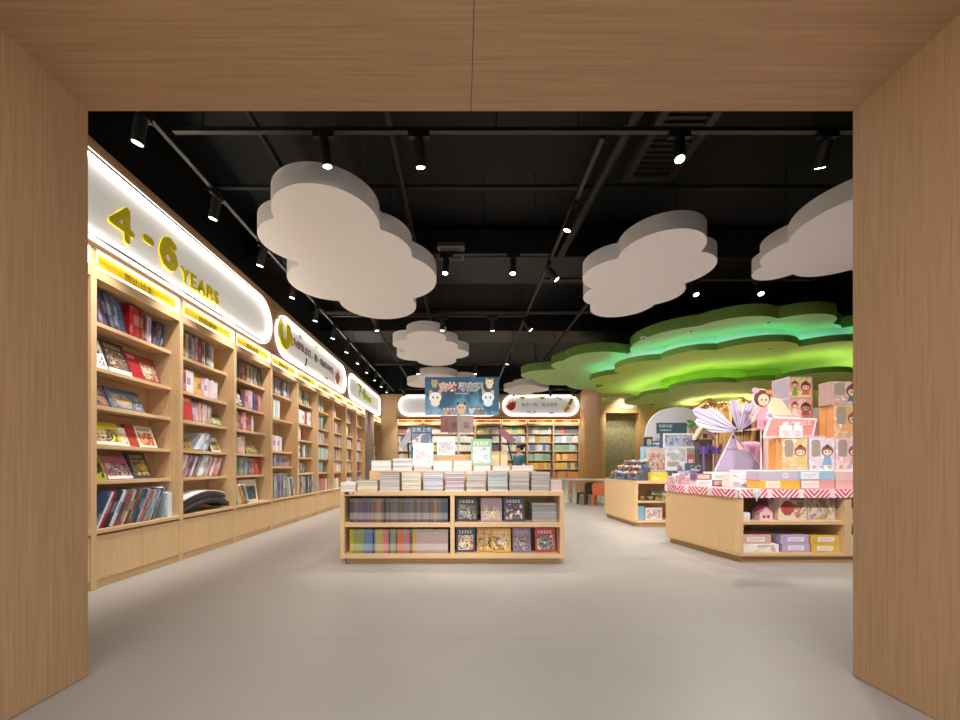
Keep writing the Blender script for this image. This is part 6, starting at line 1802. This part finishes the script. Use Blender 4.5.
# ------------------------------------------------------------------ children's table and chairs at the rear
kt = thing('kids_table', 'long white children table on tapering legs at the back of the shop', 'table', (3.7, 11.4, 0))
MB().box(2.95, 4.36, 11.1, 11.65, 0.655, 0.69).build('table_top', mat('#e6e2dc', 0.5), parent=kt, bevel=0.008)
for x, y in ((3.12, 11.2), (3.38, 11.3), (3.12, 11.55), (4.2, 11.2), (4.2, 11.55)):
    MB().lathe([(0.085, 0.0), (0.075, 0.05), (0.05, 0.5), (0.06, 0.654)], (x, y, 0.0005), 14).build('leg', mat('#e2ded6', 0.5), parent=kt, smooth=40)


def kid_chair(x, y, rz, c, label):
    t = thing('kids_chair', label, 'chair', (x, y, 0), rz, 'children chairs at the white table')
    L = dict(parent=t, local=True)
    m = mat(c, 0.45)
    MB().prism(pill(-0.2, 0.2, -0.18, 0.2, 16, 0.08), 0.29, 0.325, 'z').build('seat', m, bevel=0.006, **L)
    MB().prism(pill(-0.19, 0.19, 0.3251, 0.62, 16, 0.09), 0.15, 0.185, 'y').build('backrest', m, bevel=0.006, **L)
    for sx in (-0.15, 0.15):
        for sy in (-0.13, 0.15):
            MB().cyl((sx * 1.15, sy * 1.1, 0.0005), (sx, sy, 0.29), 0.028, 0.04, n=10).build('leg', m, smooth=50, **L)
    return t


kid_chair(3.53, 10.75, R(205), '#2c3634', 'dark green children chair before the white table')
kid_chair(3.80, 10.35, R(150), '#c8643c', 'orange children chair beside the farther toy island')

# ------------------------------------------------------------------ the shopper behind the table


def skin_mesh(name, joints, edges, material, parent, sub=2):
    me = bpy.data.meshes.new(name)
    me.from_pydata([j[:3] for j in joints], edges, [])
    o = bpy.data.objects.new(name, me)
    C.objects.link(o)
    sm = o.modifiers.new('skin', 'SKIN')
    for i, j in enumerate(joints):
        r_ = j[3]
        me.skin_vertices[0].data[i].radius = (r_, r_) if not isinstance(r_, tuple) else r_
    me.skin_vertices[0].data[0].use_root = True
    sm.use_smooth_shade = True
    ss = o.modifiers.new('smooth', 'SUBSURF')
    ss.levels = ss.render_levels = sub
    me.materials.append(material)
    o.parent = parent
    return o


pr = thing('person', 'dark haired person in a teal top standing behind the display table', 'person', (px(519.5, 10.2), 10.2, 0), R(-60))
SK = mat('#d8a88c', 0.6)
J = [(0, 0, 0.88, (0.15, 0.11)), (0, 0.0, 1.08, (0.125, 0.095)), (0, 0, 1.28, (0.15, 0.10)), (0, 0.01, 1.38, (0.06, 0.06)), (0, 0.0, 1.45, (0.05, 0.05)), (0, -0.01, 1.54, (0.085, 0.095)), (0, -0.005, 1.62, (0.07, 0.085)),
     (0.09, 0, 0.82, 0.085), (0.10, -0.01, 0.47, 0.055), (0.10, 0.01, 0.09, 0.04), (0.10, -0.13, 0.035, 0.035), (-0.09, 0, 0.82, 0.085), (-0.10, -0.01, 0.47, 0.055), (-0.10, 0.01, 0.09, 0.04), (-0.10, -0.13, 0.035, 0.035),
     (0.175, 0.0, 1.33, 0.05), (0.21, -0.02, 1.08, 0.04), (0.17, -0.2, 0.98, 0.03), (-0.175, 0.0, 1.33, 0.05), (-0.21, -0.02, 1.08, 0.04), (-0.17, -0.2, 0.98, 0.03), (0.165, -0.255, 0.985, 0.026), (-0.165, -0.255, 0.985, 0.026)]
E = [(0, 1), (1, 2), (2, 3), (3, 4), (4, 5), (5, 6), (0, 7), (7, 8), (8, 9), (9, 10), (0, 11), (11, 12), (12, 13), (13, 14), (2, 15), (15, 16), (16, 17), (2, 18), (18, 19), (19, 20), (17, 21), (20, 22)]
for s_, root in ((1, 21), (-1, 22)):
    for k in range(5):
        bx_ = s_ * (0.165 + (0.022 - 0.011 * k))
        ln = (0.045, 0.07, 0.075, 0.07, 0.055)[k]
        if k == 0:
            J += [(s_ * 0.135, -0.275, 0.99, 0.009), (s_ * 0.12, -0.30, 0.985, 0.008)]
        else:
            J += [(bx_, -0.30, 0.98, 0.0085), (bx_, -0.30 - ln * 0.6, 0.965, 0.0075)]
        E += [(root, len(J) - 2), (len(J) - 2, len(J) - 1)]
body = skin_mesh('body', J, E, SK, pr)
TOP = mat('#2f6068', 0.8)
JT = [(0, 0, 0.86, (0.175, 0.135)), (0, 0, 1.08, (0.15, 0.118)), (0, 0, 1.27, (0.17, 0.122)), (0, 0.008, 1.365, (0.075, 0.075)), (0.185, 0.0, 1.325, 0.066), (0.212, -0.02, 1.13, 0.055), (-0.185, 0.0, 1.325, 0.066), (-0.212, -0.02, 1.13, 0.055)]
skin_mesh('top', JT, [(0, 1), (1, 2), (2, 3), (2, 4), (4, 5), (2, 6), (6, 7)], TOP, pr)
JP = [(0, 0, 0.90, (0.16, 0.125)), (0.09, 0, 0.80, 0.10), (0.10, -0.01, 0.47, 0.072), (0.10, 0.01, 0.12, 0.058), (-0.09, 0, 0.80, 0.10), (-0.10, -0.01, 0.47, 0.072), (-0.10, 0.01, 0.12, 0.058)]
skin_mesh('trousers', JP, [(0, 1), (1, 2), (2, 3), (0, 4), (4, 5), (5, 6)], mat('#33333a', 0.8), pr)
hr = MB().ball((0, 0.02, 1.59), 0.105, 18, sc=(0.95, 1.05, 1.02)).build('hair', mat('#241a18', 0.6), parent=pr, local=True, smooth=80)
MB().ball((0, 0.14, 1.63), 0.05, 14).build('hair_bun', mat('#241a18', 0.6), parent=hr, local=True, smooth=80)
for sx in (-0.032, 0.032):
    MB().ball((sx, -0.10, 1.565), 0.011, 8).build('eye', mat('#1a1412', 0.4), parent=pr, local=True, smooth=80)
MB().ball((0, -0.112, 1.535), 0.014, 10, sc=(0.8, 1.1, 1.3)).build('nose', SK, parent=pr, local=True, smooth=80)
MB().ball((0, -0.098, 1.497), 0.018, 10, sc=(1.2, 0.5, 0.4)).build('mouth', mat('#b0605c', 0.5), parent=pr, local=True, smooth=80)
